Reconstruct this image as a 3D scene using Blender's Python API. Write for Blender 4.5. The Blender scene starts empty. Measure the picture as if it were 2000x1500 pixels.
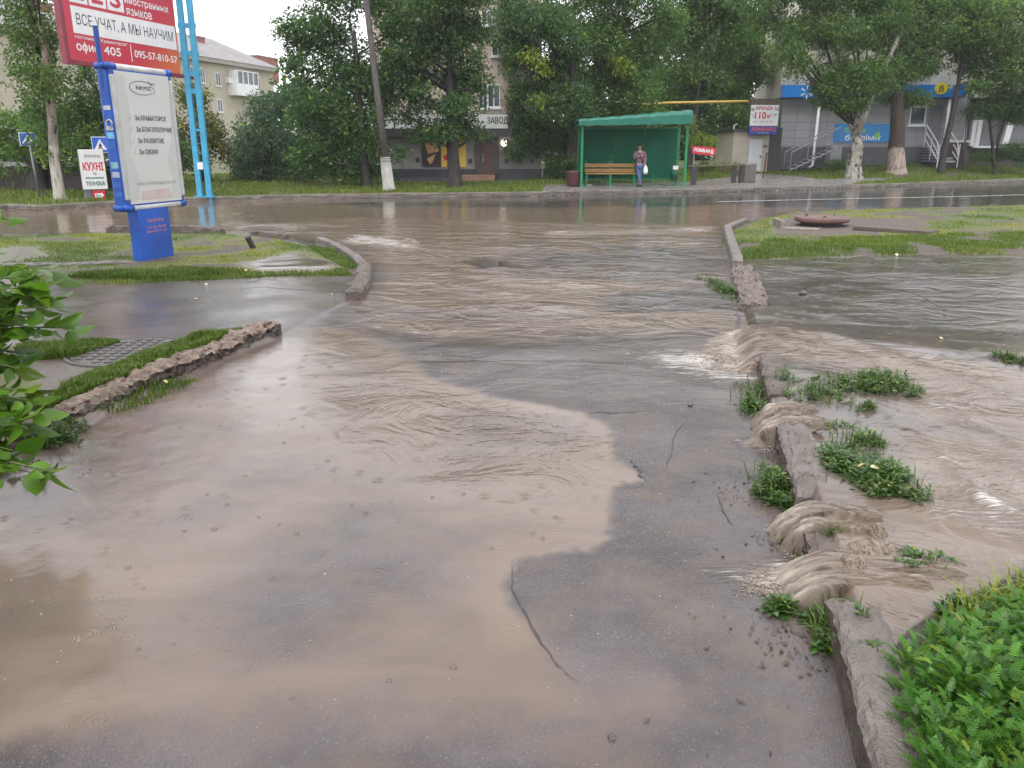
import bpy, bmesh, math, random
import numpy as np
from mathutils import Vector, Matrix
random.seed(7); RS = np.random.RandomState(11)
sc = bpy.context.scene; COL = sc.collection
R = math.radians

# ------------------------------------------------------------------ camera
CAMH, FPX, PITCH = 1.6, 1560.0, math.atan(465/1560.0)
cam_d = bpy.data.cameras.new("camera"); cam = bpy.data.objects.new("camera", cam_d); COL.objects.link(cam)
cam.location = (0, 0, CAMH); cam.rotation_euler = (math.pi/2 - PITCH, 0, 0)
cam_d.sensor_width = 36; cam_d.lens = 36*FPX/2000; cam_d.clip_start = 0.05; cam_d.clip_end = 4000
sc.camera = cam
# ------------------------------------------------------------------ sky, sun, exposure
SUN_EL, SUN_AZ = R(58), R(200)
world = bpy.data.worlds.new("World"); sc.world = world; world.use_nodes = True
nt = world.node_tree; nt.nodes.clear()
sky = nt.nodes.new('ShaderNodeTexSky'); sky.sky_type = 'NISHITA'; sky.sun_disc = False
sky.sun_elevation = SUN_EL; sky.sun_rotation = SUN_AZ; sky.air_density = 1.0; sky.dust_density = 1.0
bw = nt.nodes.new('ShaderNodeRGBToBW'); cr = nt.nodes.new('ShaderNodeMixRGB')
cr.blend_type = 'MULTIPLY'; cr.inputs[0].default_value = 1; cr.inputs[2].default_value = (0.97, 0.985, 1.04, 1)
bg = nt.nodes.new('ShaderNodeBackground'); out = nt.nodes.new('ShaderNodeOutputWorld')
pw = nt.nodes.new('ShaderNodeMath'); pw.operation = 'POWER'; pw.inputs[1].default_value = .22      # an even overcast: the sky's own brightness, flattened and greyed
ml = nt.nodes.new('ShaderNodeMath'); ml.operation = 'MULTIPLY'; ml.inputs[1].default_value = 6.0
nt.links.new(sky.outputs[0], bw.inputs[0]); nt.links.new(bw.outputs[0], pw.inputs[0]); nt.links.new(pw.outputs[0], ml.inputs[0]); nt.links.new(ml.outputs[0], cr.inputs[1])
nt.links.new(cr.outputs[0], bg.inputs[0]); nt.links.new(bg.outputs[0], out.inputs[0])
bg.inputs[1].default_value = 0.145
sl = bpy.data.lights.new("sun", 'SUN'); sun = bpy.data.objects.new("sun", sl); COL.objects.link(sun)
sl.energy = 0.9; sl.angle = R(25); sl.color = (1, 0.98, 0.95)
sun.rotation_euler = (math.pi/2 - SUN_EL, 0, math.pi - SUN_AZ + math.pi)
sd = Vector((math.sin(SUN_AZ)*math.cos(SUN_EL), math.cos(SUN_AZ)*math.cos(SUN_EL), math.sin(SUN_EL)))
sun.rotation_euler = sd.to_track_quat('Z', 'Y').to_euler()
sc.view_settings.view_transform = 'Standard'; sc.view_settings.look = 'None'
sc.view_settings.exposure = 0.78; sc.view_settings.gamma = 1; sc.view_settings.use_curve_mapping = False
sc.cycles.max_bounces = 6; sc.cycles.transparent_max_bounces = 8; sc.cycles.diffuse_bounces = 3
sc.cycles.glossy_bounces = 3; sc.cycles.transmission_bounces = 4; sc.cycles.use_denoising = True
sc.cycles.caustics_reflective = False; sc.cycles.caustics_refractive = False

# ------------------------------------------------------------------ measuring helpers
CP, SP = math.cos(PITCH), math.sin(PITCH)
def ray(px, py):
    dx, up, f = px-1000.0, 750.0-py, FPX
    fy = f*CP + up*SP; uz = up*CP - f*SP
    return dx/fy, uz/fy                       # per metre of forward distance
def at(px, py, z=0.0):
    rx, rz = ray(px, py); y = (z-CAMH)/rz
    return Vector((rx*y, y, z))
def W(px, py, Y):
    rx, rz = ray(px, py)
    return Vector((rx*Y, Y, CAMH+rz*Y))
def h2(ix, iy, s):
    n = (ix.astype(np.int64)*374761393 + iy.astype(np.int64)*668265263 + s*1442695041) & 0x7fffffff
    n = ((n ^ (n >> 13))*1274126177) & 0x7fffffff
    return ((n ^ (n >> 16)) & 0xffff)/65535.0
def vn(x, y, s=0):
    x = np.asarray(x, float); y = np.asarray(y, float)
    ix, iy = np.floor(x), np.floor(y); fx, fy = x-ix, y-iy
    fx = fx*fx*(3-2*fx); fy = fy*fy*(3-2*fy)
    a, b, c, d = h2(ix, iy, s), h2(ix+1, iy, s), h2(ix, iy+1, s), h2(ix+1, iy+1, s)
    return (a*(1-fx)+b*fx)*(1-fy) + (c*(1-fx)+d*fx)*fy
def fbm(x, y, o=4, s=0):
    t, a, n = 0, 1, 0
    for k in range(o):
        t = t + a*vn(x*2**k + 17.3*k, y*2**k - 9.1*k, s+k); n += a; a *= .5
    return t/n
def sstep(a, b, x):
    t = np.clip((x-a)/(b-a), 0, 1); return t*t*(3-2*t)
def inside(poly, X, Y):
    r = np.zeros(X.shape, bool); n = len(poly)
    for i in range(n):
        x0, y0 = poly[i]; x1, y1 = poly[(i+1) % n]
        if y0 == y1: continue
        c = ((y0 > Y) != (y1 > Y)) & (X < (x1-x0)*(Y-y0)/(y1-y0)+x0)
        r ^= c
    return r
def ldist(poly, X, Y, closed=True):
    d = np.full(X.shape, 1e9); n = len(poly)
    for i in range(n if closed else n-1):
        x0, y0 = poly[i]; x1, y1 = poly[(i+1) % n]
        ex, ey = x1-x0, y1-y0; L = ex*ex+ey*ey+1e-12
        t = np.clip(((X-x0)*ex+(Y-y0)*ey)/L, 0, 1)
        d = np.minimum(d, np.hypot(X-x0-t*ex, Y-y0-t*ey))
    return d
def sdist(poly, X, Y):
    d = ldist(poly, X, Y); return np.where(inside(poly, X, Y), d, -d)
def PW(pts, z=0.0): return [tuple(at(x, y, z)[:2]) for x, y in pts]
ANG = R(12.7); CA, SA = math.cos(ANG), math.sin(ANG)
def uv(x, y): return x*SA + y*CA, x*CA - y*SA         # u along the driveway, v to its right
def xy(u, v): return u*SA + v*CA, u*CA - v*SA

# ------------------------------------------------------------------ object helpers
WL = {}
def tag(o, label=None, cat=None, group=None, kind=None):
    if label: o['label'] = label
    if cat: o['category'] = cat
    if group: o['group'] = group
    if kind: o['kind'] = kind
    return o
def thing(name, label, cat, loc, group=None):
    o = bpy.data.objects.new(name, None); COL.objects.link(o); o.location = loc
    o.empty_display_size = .2
    WL[o] = Vector(loc); return tag(o, label, cat, group)
def link(name, me, mat, parent=None, off=None):
    o = bpy.data.objects.new(name, me); COL.objects.link(o)
    for m in (mat if isinstance(mat, (list, tuple)) else [mat]): me.materials.append(m)
    if parent is not None:
        o.parent = parent; WL[o] = WL[parent]
    return o
def rel(V, parent):
    V = np.asarray(V, float).reshape(-1, 3)
    return V - np.array(WL[parent]) if parent is not None else V
def fastmesh(name, V, F, attrs=None, smooth=False):
    V = np.asarray(V, np.float32); F = np.asarray(F, np.int32); k = F.shape[1]
    me = bpy.data.meshes.new(name)
    me.vertices.add(len(V)); me.vertices.foreach_set('co', V.ravel())
    me.loops.add(F.size); me.loops.foreach_set('vertex_index', F.ravel())
    me.polygons.add(len(F)); me.polygons.foreach_set('loop_start', np.arange(len(F), dtype=np.int32)*k)
    try: me.polygons.foreach_set('loop_total', np.full(len(F), k, np.int32))
    except Exception: pass
    me.polygons.foreach_set('use_smooth', np.full(len(F), smooth, bool))
    for an, A in (attrs or {}).items():
        a = me.attributes.new(an, 'FLOAT_COLOR', 'POINT'); a.data.foreach_set('color', np.asarray(A, np.float32).ravel())
    me.update(calc_edges=True); return me
class MB:
    def __init__(s): s.v = []; s.f = []
    def add(s, V, F):
        b = len(s.v); s.v += [tuple(p) for p in V]; s.f += [tuple(i+b for i in f) for f in F]; return s
    def box(s, c, d, X=(1, 0, 0), Y=(0, 1, 0), Z=(0, 0, 1)):
        c = Vector(c); X = Vector(X)*d[0]/2; Y = Vector(Y)*d[1]/2; Z = Vector(Z)*d[2]/2
        V = [c+X*i+Y*j+Z*k for k in (-1, 1) for j in (-1, 1) for i in (-1, 1)]
        return s.add(V, [(0, 2, 3, 1), (4, 5, 7, 6), (0, 1, 5, 4), (2, 6, 7, 3), (0, 4, 6, 2), (1, 3, 7, 5)])
    def tube(s, pts, rad, n=8, cap=True):
        pts = [Vector(p) for p in pts]; rad = rad if isinstance(rad, (list, tuple)) else [rad]*len(pts)
        V = []; F = []; prev = None
        for i, p in enumerate(pts):
            t = (pts[min(i+1, len(pts)-1)]-pts[max(i-1, 0)]).normalized()
            a = Vector((0, 0, 1)) if abs(t.z) < .9 else Vector((1, 0, 0))
            if prev is not None: a = prev
            x = (a - t*a.dot(t)).normalized(); y = t.cross(x); prev = x
            for k in range(n):
                q = 2*math.pi*k/n; V.append(p + (x*math.cos(q)+y*math.sin(q))*rad[i])
        for i in range(len(pts)-1):
            for k in range(n):
                k2 = (k+1) % n; F.append((i*n+k, i*n+k2, (i+1)*n+k2, (i+1)*n+k))
        if cap: F.append(tuple(range(n))[::-1]); F.append(tuple((len(pts)-1)*n+k for k in range(n)))
        return s.add(V, F)
    def prism(s, poly, O, X, Z, N, d0, d1):
        O, X, Z, N = map(Vector, (O, X, Z, N)); n = len(poly)
        V = [O+X*a+Z*b+N*d0 for a, b in poly]+[O+X*a+Z*b+N*d1 for a, b in poly]
        F = [tuple(range(n))[::-1], tuple(range(n, 2*n))]+[(i, (i+1) % n, n+(i+1) % n, n+i) for i in range(n)]
        return s.add(V, F)
    def lathe(s, c, prof, n=24):
        V = []; F = []; m = len(prof)
        for k in range(n):
            q = 2*math.pi*k/n
            for r, z in prof: V.append((c[0]+r*math.cos(q), c[1]+r*math.sin(q), c[2]+z))
        for k in range(n):
            for i in range(m-1): F.append((k*m+i, ((k+1) % n)*m+i, ((k+1) % n)*m+i+1, k*m+i+1))
        return s.add(V, F)
    def build(s, name, mat, parent=None, smooth=False, bevel=0):
        me = bpy.data.meshes.new(name); me.from_pydata([tuple(p) for p in rel(s.v, parent)], [], s.f); me.update()
        bm = bmesh.new(); bm.from_mesh(me); bmesh.ops.recalc_face_normals(bm, faces=bm.faces); bm.to_mesh(me); bm.free()
        if smooth: me.polygons.foreach_set('use_smooth', [True]*len(me.polygons))
        o = link(name, me, mat, parent)
        if bevel:
            b = o.modifiers.new('bevel', 'BEVEL'); b.width = bevel; b.segments = 2; b.limit_method = 'ANGLE'
        return o

class Face:
    """a flat wall, sign or panel in the world: O origin, X along it, Z up it, N out of it towards the viewer"""
    def __init__(s, O, X, Z=(0, 0, 1)):
        s.O = Vector(O); s.X = Vector(X).normalized(); s.Z = Vector(Z).normalized(); s.N = s.X.cross(s.Z)
        if s.N.dot(Vector((0, 0, CAMH))-s.O) < 0: s.N = -s.N
    def st(s, px, py):
        rx, rz = ray(px, py); d = Vector((rx, 1, rz)); c = Vector((0, 0, CAMH))
        k = (s.O-c).dot(s.N)/d.dot(s.N); p = c+d*k-s.O
        return p.dot(s.X), p.dot(s.Z)
    def P(s, a, b, d=0): return s.O+s.X*a+s.Z*b+s.N*d
    def rect(s, x0, y0, x1, y1):
        ym, xm = (y0+y1)/2, (x0+x1)/2
        return s.st(x0, ym)[0], s.st(xm, y1)[1], s.st(x1, ym)[0], s.st(xm, y0)[1]
    def slab(s, mb, r, d0, d1):
        a0, b0, a1, b1 = r; mb.prism([(a0, b0), (a1, b0), (a1, b1), (a0, b1)], s.O, s.X, s.Z, s.N, d0, d1); return mb
    def text(s, name, txt, r, mat, parent, d=.006, bold=0.0, depth=.004):
        """lettering that fills the rectangle r"""
        cu = bpy.data.curves.new(name, 'FONT'); cu.body = txt; cu.size = 1;  cu.resolution_u = 3
        o = bpy.data.objects.new(name, cu); COL.objects.link(o)
        dg = bpy.context.evaluated_depsgraph_get(); me0 = bpy.data.meshes.new_from_object(o.evaluated_get(dg))
        bpy.data.objects.remove(o); n = len(me0.vertices)
        if n == 0: return None
        V = np.empty(n*3, np.float32); me0.vertices.foreach_get('co', V); V = V.reshape(-1, 3)
        lo, hi = V.min(0), V.max(0); a0, b0, a1, b1 = r
        F = [tuple(p.vertices) for p in me0.polygons]; bpy.data.meshes.remove(me0)
        Q = []
        for v in V:
            a = a0+(v[0]-lo[0])/max(hi[0]-lo[0], 1e-6)*(a1-a0); b = b0+(v[1]-lo[1])/max(hi[1]-lo[1], 1e-6)*(b1-b0)
            Q.append(s.P(a, b, d))
        m = MB(); bo = bold*(b1-b0)*.9; th_ = [(0, 0)] if bold < .013 else [(bo*math.cos(q), bo*math.sin(q)) for q in (0.4, 1.97, 3.54, 5.11)]
        for k, (da, db) in enumerate(th_): m.add([p+s.X*da+s.Z*db+s.N*.0004*k for p in Q], F)
        me = bpy.data.meshes.new(name); me.from_pydata([tuple(p) for p in rel(m.v, parent)], [], m.f); me.update()
        return link(name, me, mat, parent)

# ------------------------------------------------------------------ materials
def newmat(name):
    m = bpy.data.materials.new(name); m.use_nodes = True; t = m.node_tree
    b = t.nodes['Principled BSDF']; return m, t, b
def N(t, ty, **kw):
    n = t.nodes.new(ty)
    for k, v in kw.items():
        if hasattr(n, k): setattr(n, k, v)
        else: n.inputs[k.replace('_', ' ')].default_value = v
    return n
def math_(t, op, a, b=None, c=None, clamp=False):
    n = t.nodes.new('ShaderNodeMath'); n.operation = op; n.use_clamp = clamp
    for i, x in enumerate((a, b, c)):
        if x is None: continue
        if isinstance(x, (int, float)): n.inputs[i].default_value = x
        else: t.links.new(x, n.inputs[i])
    return n.outputs[0]
def mix(t, f, a, b, mode='MIX'):
    n = t.nodes.new('ShaderNodeMixRGB'); n.blend_type = mode
    for i, x in enumerate((f, a, b)):
        if isinstance(x, (int, float)): n.inputs[i].default_value = x
        elif isinstance(x, tuple): n.inputs[i].default_value = (*x[:3], 1)
        else: t.links.new(x, n.inputs[i])
    return n.outputs[0]
def ramp(t, x, a, b):
    n = t.nodes.new('ShaderNodeMapRange'); n.interpolation_type = 'SMOOTHSTEP'
    t.links.new(x, n.inputs[0]); n.inputs[1].default_value = a; n.inputs[2].default_value = b
    return n.outputs[0]
def noise(t, vec, scale, detail=3, rough=.55, dist=0):
    n = t.nodes.new('ShaderNodeTexNoise'); n.inputs['Scale'].default_value = scale
    n.inputs['Detail'].default_value = detail; n.inputs['Roughness'].default_value = rough; n.inputs['Distortion'].default_value = dist
    if vec is not None: t.links.new(vec, n.inputs['Vector'])
    return n.outputs['Fac']
def coords(t, scale=(1, 1, 1), rotz=0):
    c = t.nodes.new('ShaderNodeTexCoord'); m = t.nodes.new('ShaderNodeMapping')
    m.inputs['Scale'].default_value = scale; m.inputs['Rotation'].default_value = (0, 0, rotz)
    t.links.new(c.outputs['Object'], m.inputs[0]); return m.outputs[0]
MC = {}
def M(name, c1, c2=None, scale=4, rough=.5, bump=0, metal=0, stretch=(1, 1, 1), bscale=None, spec=.5):
    """paint, metal, plaster...: two tones of noise, dirt-sized bumps"""
    if name in MC: return MC[name]
    m, t, b = newmat(name); v = coords(t, stretch)
    c2 = c2 or tuple(x*.82 for x in c1)
    f = ramp(t, noise(t, v, scale, 5, .6), .35, .68)
    t.links.new(mix(t, f, c1, c2), b.inputs['Base Color'])
    rr = math_(t, 'ADD', math_(t, 'MULTIPLY', noise(t, v, scale*2.3, 3), .25), rough-.12)
    t.links.new(rr, b.inputs['Roughness']); b.inputs['Metallic'].default_value = metal
    b.inputs['Specular IOR Level'].default_value = spec
    if bump:
        bn = N(t, 'ShaderNodeBump'); bn.inputs['Strength'].default_value = bump; bn.inputs['Distance'].default_value = .02
        t.links.new(noise(t, v, bscale or scale*6, 4), bn.inputs['Height']); t.links.new(bn.outputs[0], b.inputs['Normal'])
    MC[name] = m; return m

def wet_ground(name, base1, base2, mud=(.20, .148, .112), agg=190):
    """rain-wet paving under a film of muddy water; the corner attribute wa holds depth, film, ripple, foam"""
    m, t, b = newmat(name); L = t.links.new
    a = N(t, 'ShaderNodeAttribute', attribute_name='wa'); s = N(t, 'ShaderNodeSeparateColor'); L(a.outputs['Color'], s.inputs[0])
    depth, film, rip, foam = s.outputs[0], s.outputs[1], s.outputs[2], a.outputs['Alpha']
    v = coords(t)
    vo = N(t, 'ShaderNodeTexVoronoi'); vo.inputs['Scale'].default_value = agg; L(v, vo.inputs['Vector'])
    grain = N(t, 'ShaderNodeSeparateColor'); L(vo.outputs['Color'], grain.inputs[0])
    big = ramp(t, noise(t, v, 1.3, 5, .62), .32, .7)
    c = mix(t, big, base1, base2)
    c = mix(t, math_(t, 'MULTIPLY', ramp(t, grain.outputs[0], .92, 1.0), .2), c, (.34, .31, .29))     # pale chips
    c = mix(t, math_(t, 'MULTIPLY', ramp(t, grain.outputs[1], .6, .95), .3), c, (.025, .023, .024))     # dark chips
    silt = noise(t, v, 3.2, 5, .65)
    c = mix(t, math_(t, 'MULTIPLY', ramp(t, silt, .40, .72), .8), c, tuple(x*.62 for x in mud))
    dd = math_(t, 'ADD', depth, math_(t, 'MULTIPLY', math_(t, 'SUBTRACT', noise(t, v, 2.1, 5, .6, .6), .5), .55))
    dm = math_(t, 'MULTIPLY', ramp(t, dd, .12, .85), .93)
    mudc = mix(t, ramp(t, noise(t, coords(t, (.5, 1.6, 1), ANG), 1.7, 4, .6, 1.0), .3, .72), mud, tuple(x*.8 for x in mud))
    c = mix(t, dm, c, mudc)
    # flow streaks and froth
    st = noise(t, coords(t, (2.2, 13, 1), .15), 2.2, 5, .7, 1.4)
    fz = math_(t, 'MULTIPLY', ramp(t, math_(t, 'ADD', st, math_(t, 'MULTIPLY', foam, .5)), .62, .9), ramp(t, foam, .02, .5))
    c = mix(t, fz, c, (.60, .55, .50))
    L(c, b.inputs['Base Color'])
    r = math_(t, 'SUBTRACT', .30, math_(t, 'MULTIPLY', film, .275))
    r = math_(t, 'ADD', r, math_(t, 'MULTIPLY', noise(t, v, 6, 3), .03))
    L(math_(t, 'ADD', r, math_(t, 'MULTIPLY', fz, .3)), b.inputs['Roughness'])
    b.inputs['IOR'].default_value = 1.4
    # bumps: aggregate where the film is thin, ripples where water runs, rings where drops land
    ag = math_(t, 'MULTIPLY', vo.outputs['Distance'], math_(t, 'MULTIPLY', math_(t, 'SUBTRACT', 1.0, math_(t, 'MULTIPLY', math_(t, 'MAXIMUM', film, dm), .985)), .0032))
    w1 = noise(t, coords(t, (3.0, 3.8, 1), .2), 4.2, 3, .55, 2.2)
    w1 = math_(t, 'ABSOLUTE', math_(t, 'SUBTRACT', w1, .5))
    w2 = noise(t, coords(t, (1.1, 1.8, 1), -.25), 11, 3, .6, .8)
    w3 = noise(t, coords(t, (1.2, 1.6, 1), .5), 2.4, 3, .5, .6)
    w4 = noise(t, coords(t, (.9, 1.15, 1), .12), 1.5, 4, .6, 1.6)
    wave = math_(t, 'ADD', math_(t, 'MULTIPLY', w1, .007), math_(t, 'ADD', math_(t, 'MULTIPLY', w2, .0016), math_(t, 'ADD', math_(t, 'MULTIPLY', w3, .03), math_(t, 'MULTIPLY', w4, .13))))
    wave = math_(t, 'MULTIPLY', wave, math_(t, 'MULTIPLY', rip, .31))
    ring = N(t, 'ShaderNodeTexVoronoi', voronoi_dimensions='2D'); ring.inputs['Scale'].default_value = 4.2; L(v, ring.inputs['Vector'])
    rs = N(t, 'ShaderNodeSeparateColor'); L(ring.outputs['Color'], rs.inputs[0])
    rr = math_(t, 'SINE', math_(t, 'MULTIPLY', ring.outputs['Distance'], 62.0))
    fall = math_(t, 'SUBTRACT', 1.0, ramp(t, ring.outputs['Distance'], .04, .30))
    rr = math_(t, 'MULTIPLY', math_(t, 'MULTIPLY', rr, fall), math_(t, 'MULTIPLY', ramp(t, rs.outputs[0], .45, .95), .0005))
    ring2 = N(t, 'ShaderNodeTexVoronoi', voronoi_dimensions='2D'); ring2.inputs['Scale'].default_value = 7.3; L(coords(t, (1, 1, 1), .7), ring2.inputs['Vector'])
    rs2 = N(t, 'ShaderNodeSeparateColor'); L(ring2.outputs['Color'], rs2.inputs[0])
    r2_ = math_(t, 'MULTIPLY', math_(t, 'SINE', math_(t, 'MULTIPLY', ring2.outputs['Distance'], math_(t, 'ADD', 45.0, math_(t, 'MULTIPLY', rs2.outputs[1], 40.0)))), math_(t, 'SUBTRACT', 1.0, ramp(t, ring2.outputs['Distance'], .08, .42)))
    rr = math_(t, 'ADD', rr, math_(t, 'MULTIPLY', r2_, math_(t, 'MULTIPLY', ramp(t, rs2.outputs[0], .5, 1.0), .0005)))
    rr = math_(t, 'MULTIPLY', rr, film)
    fine = math_(t, 'MULTIPLY', noise(t, v, 26, 3, .6, .5), math_(t, 'MULTIPLY', film, .0003))
    hgt = math_(t, 'ADD', math_(t, 'ADD', ag, wave), math_(t, 'ADD', rr, math_(t, 'ADD', fine, math_(t, 'MULTIPLY', fz, .01))))
    bn = N(t, 'ShaderNodeBump'); bn.inputs['Strength'].default_value = 1.0; bn.inputs['Distance'].default_value = 1.0
    L(hgt, bn.inputs['Height']); L(bn.outputs[0], b.inputs['Normal'])
    return m

def leafmat(name, c1, c2, trans=.35, rough=.4):
    m, t, b = newmat(name); L = t.links.new
    a = N(t, 'ShaderNodeAttribute', attribute_name='tint'); s = N(t, 'ShaderNodeSeparateColor'); L(a.outputs['Color'], s.inputs[0])
    c = mix(t, s.outputs[0], c1, c2)
    c = mix(t, math_(t, 'MULTIPLY', s.outputs[2], 1.0), c, (.34, .36, .03))
    v = mix(t, 1.0, c, mix(t, s.outputs[1], (.6, .6, .6), (1.35, 1.35, 1.35)), 'MULTIPLY')
    L(v, b.inputs['Base Color']); b.inputs['Roughness'].default_value = rough
    tr = N(t, 'ShaderNodeBsdfTranslucent'); L(mix(t, 1.0, v, (1.25, 1.4, .6), 'MULTIPLY'), tr.inputs[0])
    ms = N(t, 'ShaderNodeMixShader'); ms.inputs[0].default_value = trans
    L(b.outputs[0], ms.inputs[1]); L(tr.outputs[0], ms.inputs[2]); L(ms.outputs[0], t.nodes['Material Output'].inputs[0])
    return m

def barkmat(name, c1, c2, wash=None, blot=.0):
    m, t, b = newmat(name); L = t.links.new
    v = coords(t, (1, 1, .35)); f = ramp(t, noise(t, v, 9, 5, .7), .38, .62)
    c = mix(t, f, c1, c2)
    if blot: c = mix(t, ramp(t, noise(t, coords(t, (1, 1, .8)), 4.5, 4, .7), .52, .6), c, (.035, .03, .028))
    if wash:
        g = N(t, 'ShaderNodeSeparateXYZ'); tc = N(t, 'ShaderNodeTexCoord'); L(tc.outputs['Object'], g.inputs[0])
        k = math_(t, 'ADD', g.outputs[2], math_(t, 'MULTIPLY', noise(t, v, 3, 3), .5))
        pat = math_(t, 'MULTIPLY', math_(t, 'SUBTRACT', 1.0, ramp(t, k, wash[0], wash[0]+.15)), ramp(t, noise(t, coords(t, (6, 6, .5)), 5, 4), .38, .5))
        c = mix(t, pat, c, wash[1])
    L(c, b.inputs['Base Color']); b.inputs['Roughness'].default_value = .7
    bn = N(t, 'ShaderNodeBump'); bn.inputs['Strength'].default_value = .8; bn.inputs['Distance'].default_value = .04
    L(noise(t, v, 14, 5, .7), bn.inputs['Height']); L(bn.outputs[0], b.inputs['Normal'])
    return m
# ================================================================== GROUND
VL, VR, KW = -3.54, .53, .15                          # kerb feet either side of the driveway, kerb width
FARK = PW([(-500, 424), (-60, 414), (15, 408), (70, 411), (200, 403), (360, 394), (600, 387), (850, 384), (1050, 382), (1133, 379),
           (1350, 376), (1500, 372), (1750, 364), (2000, 354), (2300, 344)])
FAR_POLY = FARK + [(300, 120), (300, 400), (-300, 400), (-300, 30)]
NEARE = PW([(-500, 476), (0, 457), (200, 451), (440, 452), (560, 460)]) + PW([(640, 478), (1400, 458), (1450, 440), (1530, 419), (1700, 412), (2000, 404), (2300, 396)])
ROAD_POLY = NEARE + FARK[::-1]
LAWN_L = PW([(-700, 470), (0, 458), (200, 452), (440, 453), (540, 459), (620, 479), (690, 514), (705, 530), (640, 527), (560, 529), (420, 537), (250, 545), (110, 546), (0, 530), (-700, 530)], .07)
STRIP_L = PW([(-400, 700), (0, 664), (60, 668), (220, 660), (360, 655), (500, 636), (545, 645), (300, 745), (130, 826), (0, 885), (-300, 1010)], .07)
LAWN_R = PW([(1412, 462), (1450, 441), (1530, 419), (1700, 412), (2000, 404), (2500, 396), (2500, 470), (2000, 497), (1750, 500), (1560, 505), (1440, 511), (1420, 490)], .07)
BED_R = PW([(1735, 1290), (1775, 1225), (1850, 1180), (2000, 1105), (2600, 900), (3600, 1500), (3200, 2600), (1900, 2300), (1830, 1600), (1792, 1480), (1760, 1380)], .14)
PAD = PW([(1048, 383), (1064, 363), (1345, 358), (1400, 352), (1480, 344), (1530, 346), (1600, 352), (1750, 350), (1500, 376), (1350, 380)], .13)
STOPLINE = None

# the sheet: rays and rings round the photographer, finest where the photograph looks
th = np.concatenate([np.linspace(-78, -40, 60)[:-1], np.linspace(-40, 40, 600), np.linspace(40, 78, 60)[1:]])*math.pi/180
r1 = 1.0*np.exp(np.linspace(0, math.log(62.0), 800)); r2 = 62*np.exp(np.linspace(0, math.log(4.5), 60))[1:]
rr = np.concatenate([r1, r2]); TH, RR = np.meshgrid(th, rr)
X, Y = RR*np.sin(TH), RR*np.cos(TH); U, V = uv(X, Y)
wob = (fbm(X*2.2, Y*2.2, 3, 5)-.5)*.16
sfar = sdist(FAR_POLY, X, Y); road = sdist(ROAD_POLY, X, Y)
sl_ = sdist(LAWN_L, X, Y)+wob; ss_ = sdist(STRIP_L, X, Y)+wob*.5; sr_ = sdist(LAWN_R, X, Y)+wob; sb_ = sdist(BED_R, X, Y)+wob*.4
pad = sdist(PAD, X, Y)
zone = np.zeros(X.shape, int)                          # 0 driveway
PATHP = PW([(-1500, 500), (690, 500), (722, 528), (706, 590), (545, 655), (-1500, 1300)])
zone[(V < VL) & (U < 10.2) & inside(PATHP, X, Y)] = 2                        # 2 footpath on the left
zone[(V > VR+.02) & (U < 40)] = 6                      # 6 pavement on the right
zone[road > 0] = 1                                     # 1 road
zone[sl_ > 0] = 3; zone[(ss_ > 0) & (V < VL-.04)] = 4; zone[sr_ > 0] = 5; zone[sb_ > 0] = 7
zone[sfar > 0] = 8; zone[(sfar > 0) & (pad > 0)] = 9
# heights
Z = (fbm(X*.9, Y*.9, 3, 2)-.5)*.02 + (fbm(X*4, Y*4, 3, 9)-.5)*.006
Z += np.where(zone == 1, -.02, 0)
rp = .13 - .075*sstep(6.3, 7.6, U) + .03*sstep(9, 11, U)
right = sstep(VR+.0, VR+.1, V)*(1-sstep(-.4, .4, road))
Z += rp*right*np.where((zone == 6) | (zone == 5) | (zone == 7), 1, 0)
Z += np.where(zone == 2, .015, 0)
Z += .07*sstep(0, .35, sl_) + .075*sstep(0, .18, ss_) + .06*sstep(0, .35, sr_)
Z += sstep(0, .25, sb_)*.05
Z += .42*sstep(13, 22, X)*sstep(1.0, 7, sfar)*(Y < 62)
Z += np.where(sfar > 0, .12+.02*np.clip(sfar-1.0, 0, 22), 0)*sstep(0.02, .12, sfar)
def ground_z(x, y):
    """height of the sheet at a point, read back from the grid"""
    t = math.atan2(x, y); r = math.hypot(x, y)
    j = int(np.clip(np.searchsorted(th, t), 1, len(th)-1)); i = int(np.clip(np.searchsorted(rr, r), 1, len(rr)-1))
    return float(Z[i, j])
# how muddy, how deep, how ruffled
def blob(pts, soft, z=0): return sstep(-soft, soft, sdist(PW(pts, z), X, Y))
n1 = fbm(X*1.1, Y*1.1, 4, 21); n2 = fbm(U*1.8, V*.8, 4, 31); n3 = fbm(X*5, Y*5, 3, 44)
M1 = PW([(640, 640), (720, 650), (800, 700), (840, 740), (950, 772), (1060, 793), (1150, 806), (1196, 845), (1200, 900), (1262, 938), (1196, 953),
         (1186, 1050), (1150, 1075), (1012, 1092), (1000, 1120), (1010, 1180), (1060, 1260), (1120, 1330), (1200, 1368), (1290, 1380),
         (1200, 1430), (1000, 1400), (700, 1370), (400, 1400), (-300, 1500), (-900, 1000), (-300, 640)])
d1 = sdist(M1, X, Y) + (n3-.5)*.10 + (fbm(X*16, Y*16, 3, 47)-.5)*.05
dist_cam = np.hypot(X, Y)
soft = .06+.42*sstep(2.5, 1.9, dist_cam)+.18*sstep(5.0, 6.6, dist_cam)
mud1 = sstep(-soft, soft, d1)
thin = blob([(430, 1180), (520, 1060), (700, 1010), (900, 1060), (880, 1160), (700, 1220), (500, 1290)], .28)
wash = blob([(1180, 1110), (1330, 1150), (1440, 1200), (1480, 1300), (1290, 1330), (1200, 1250)], .22)
depth = mud1*(.62-.42*thin+.45*(n1-.45)+.25*sstep(.30, .0, d1)) + wash*.42
film = .62+.32*mud1
film = np.maximum(film, .82*sstep(4.2, 5.2, U)*(zone == 0))
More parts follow.
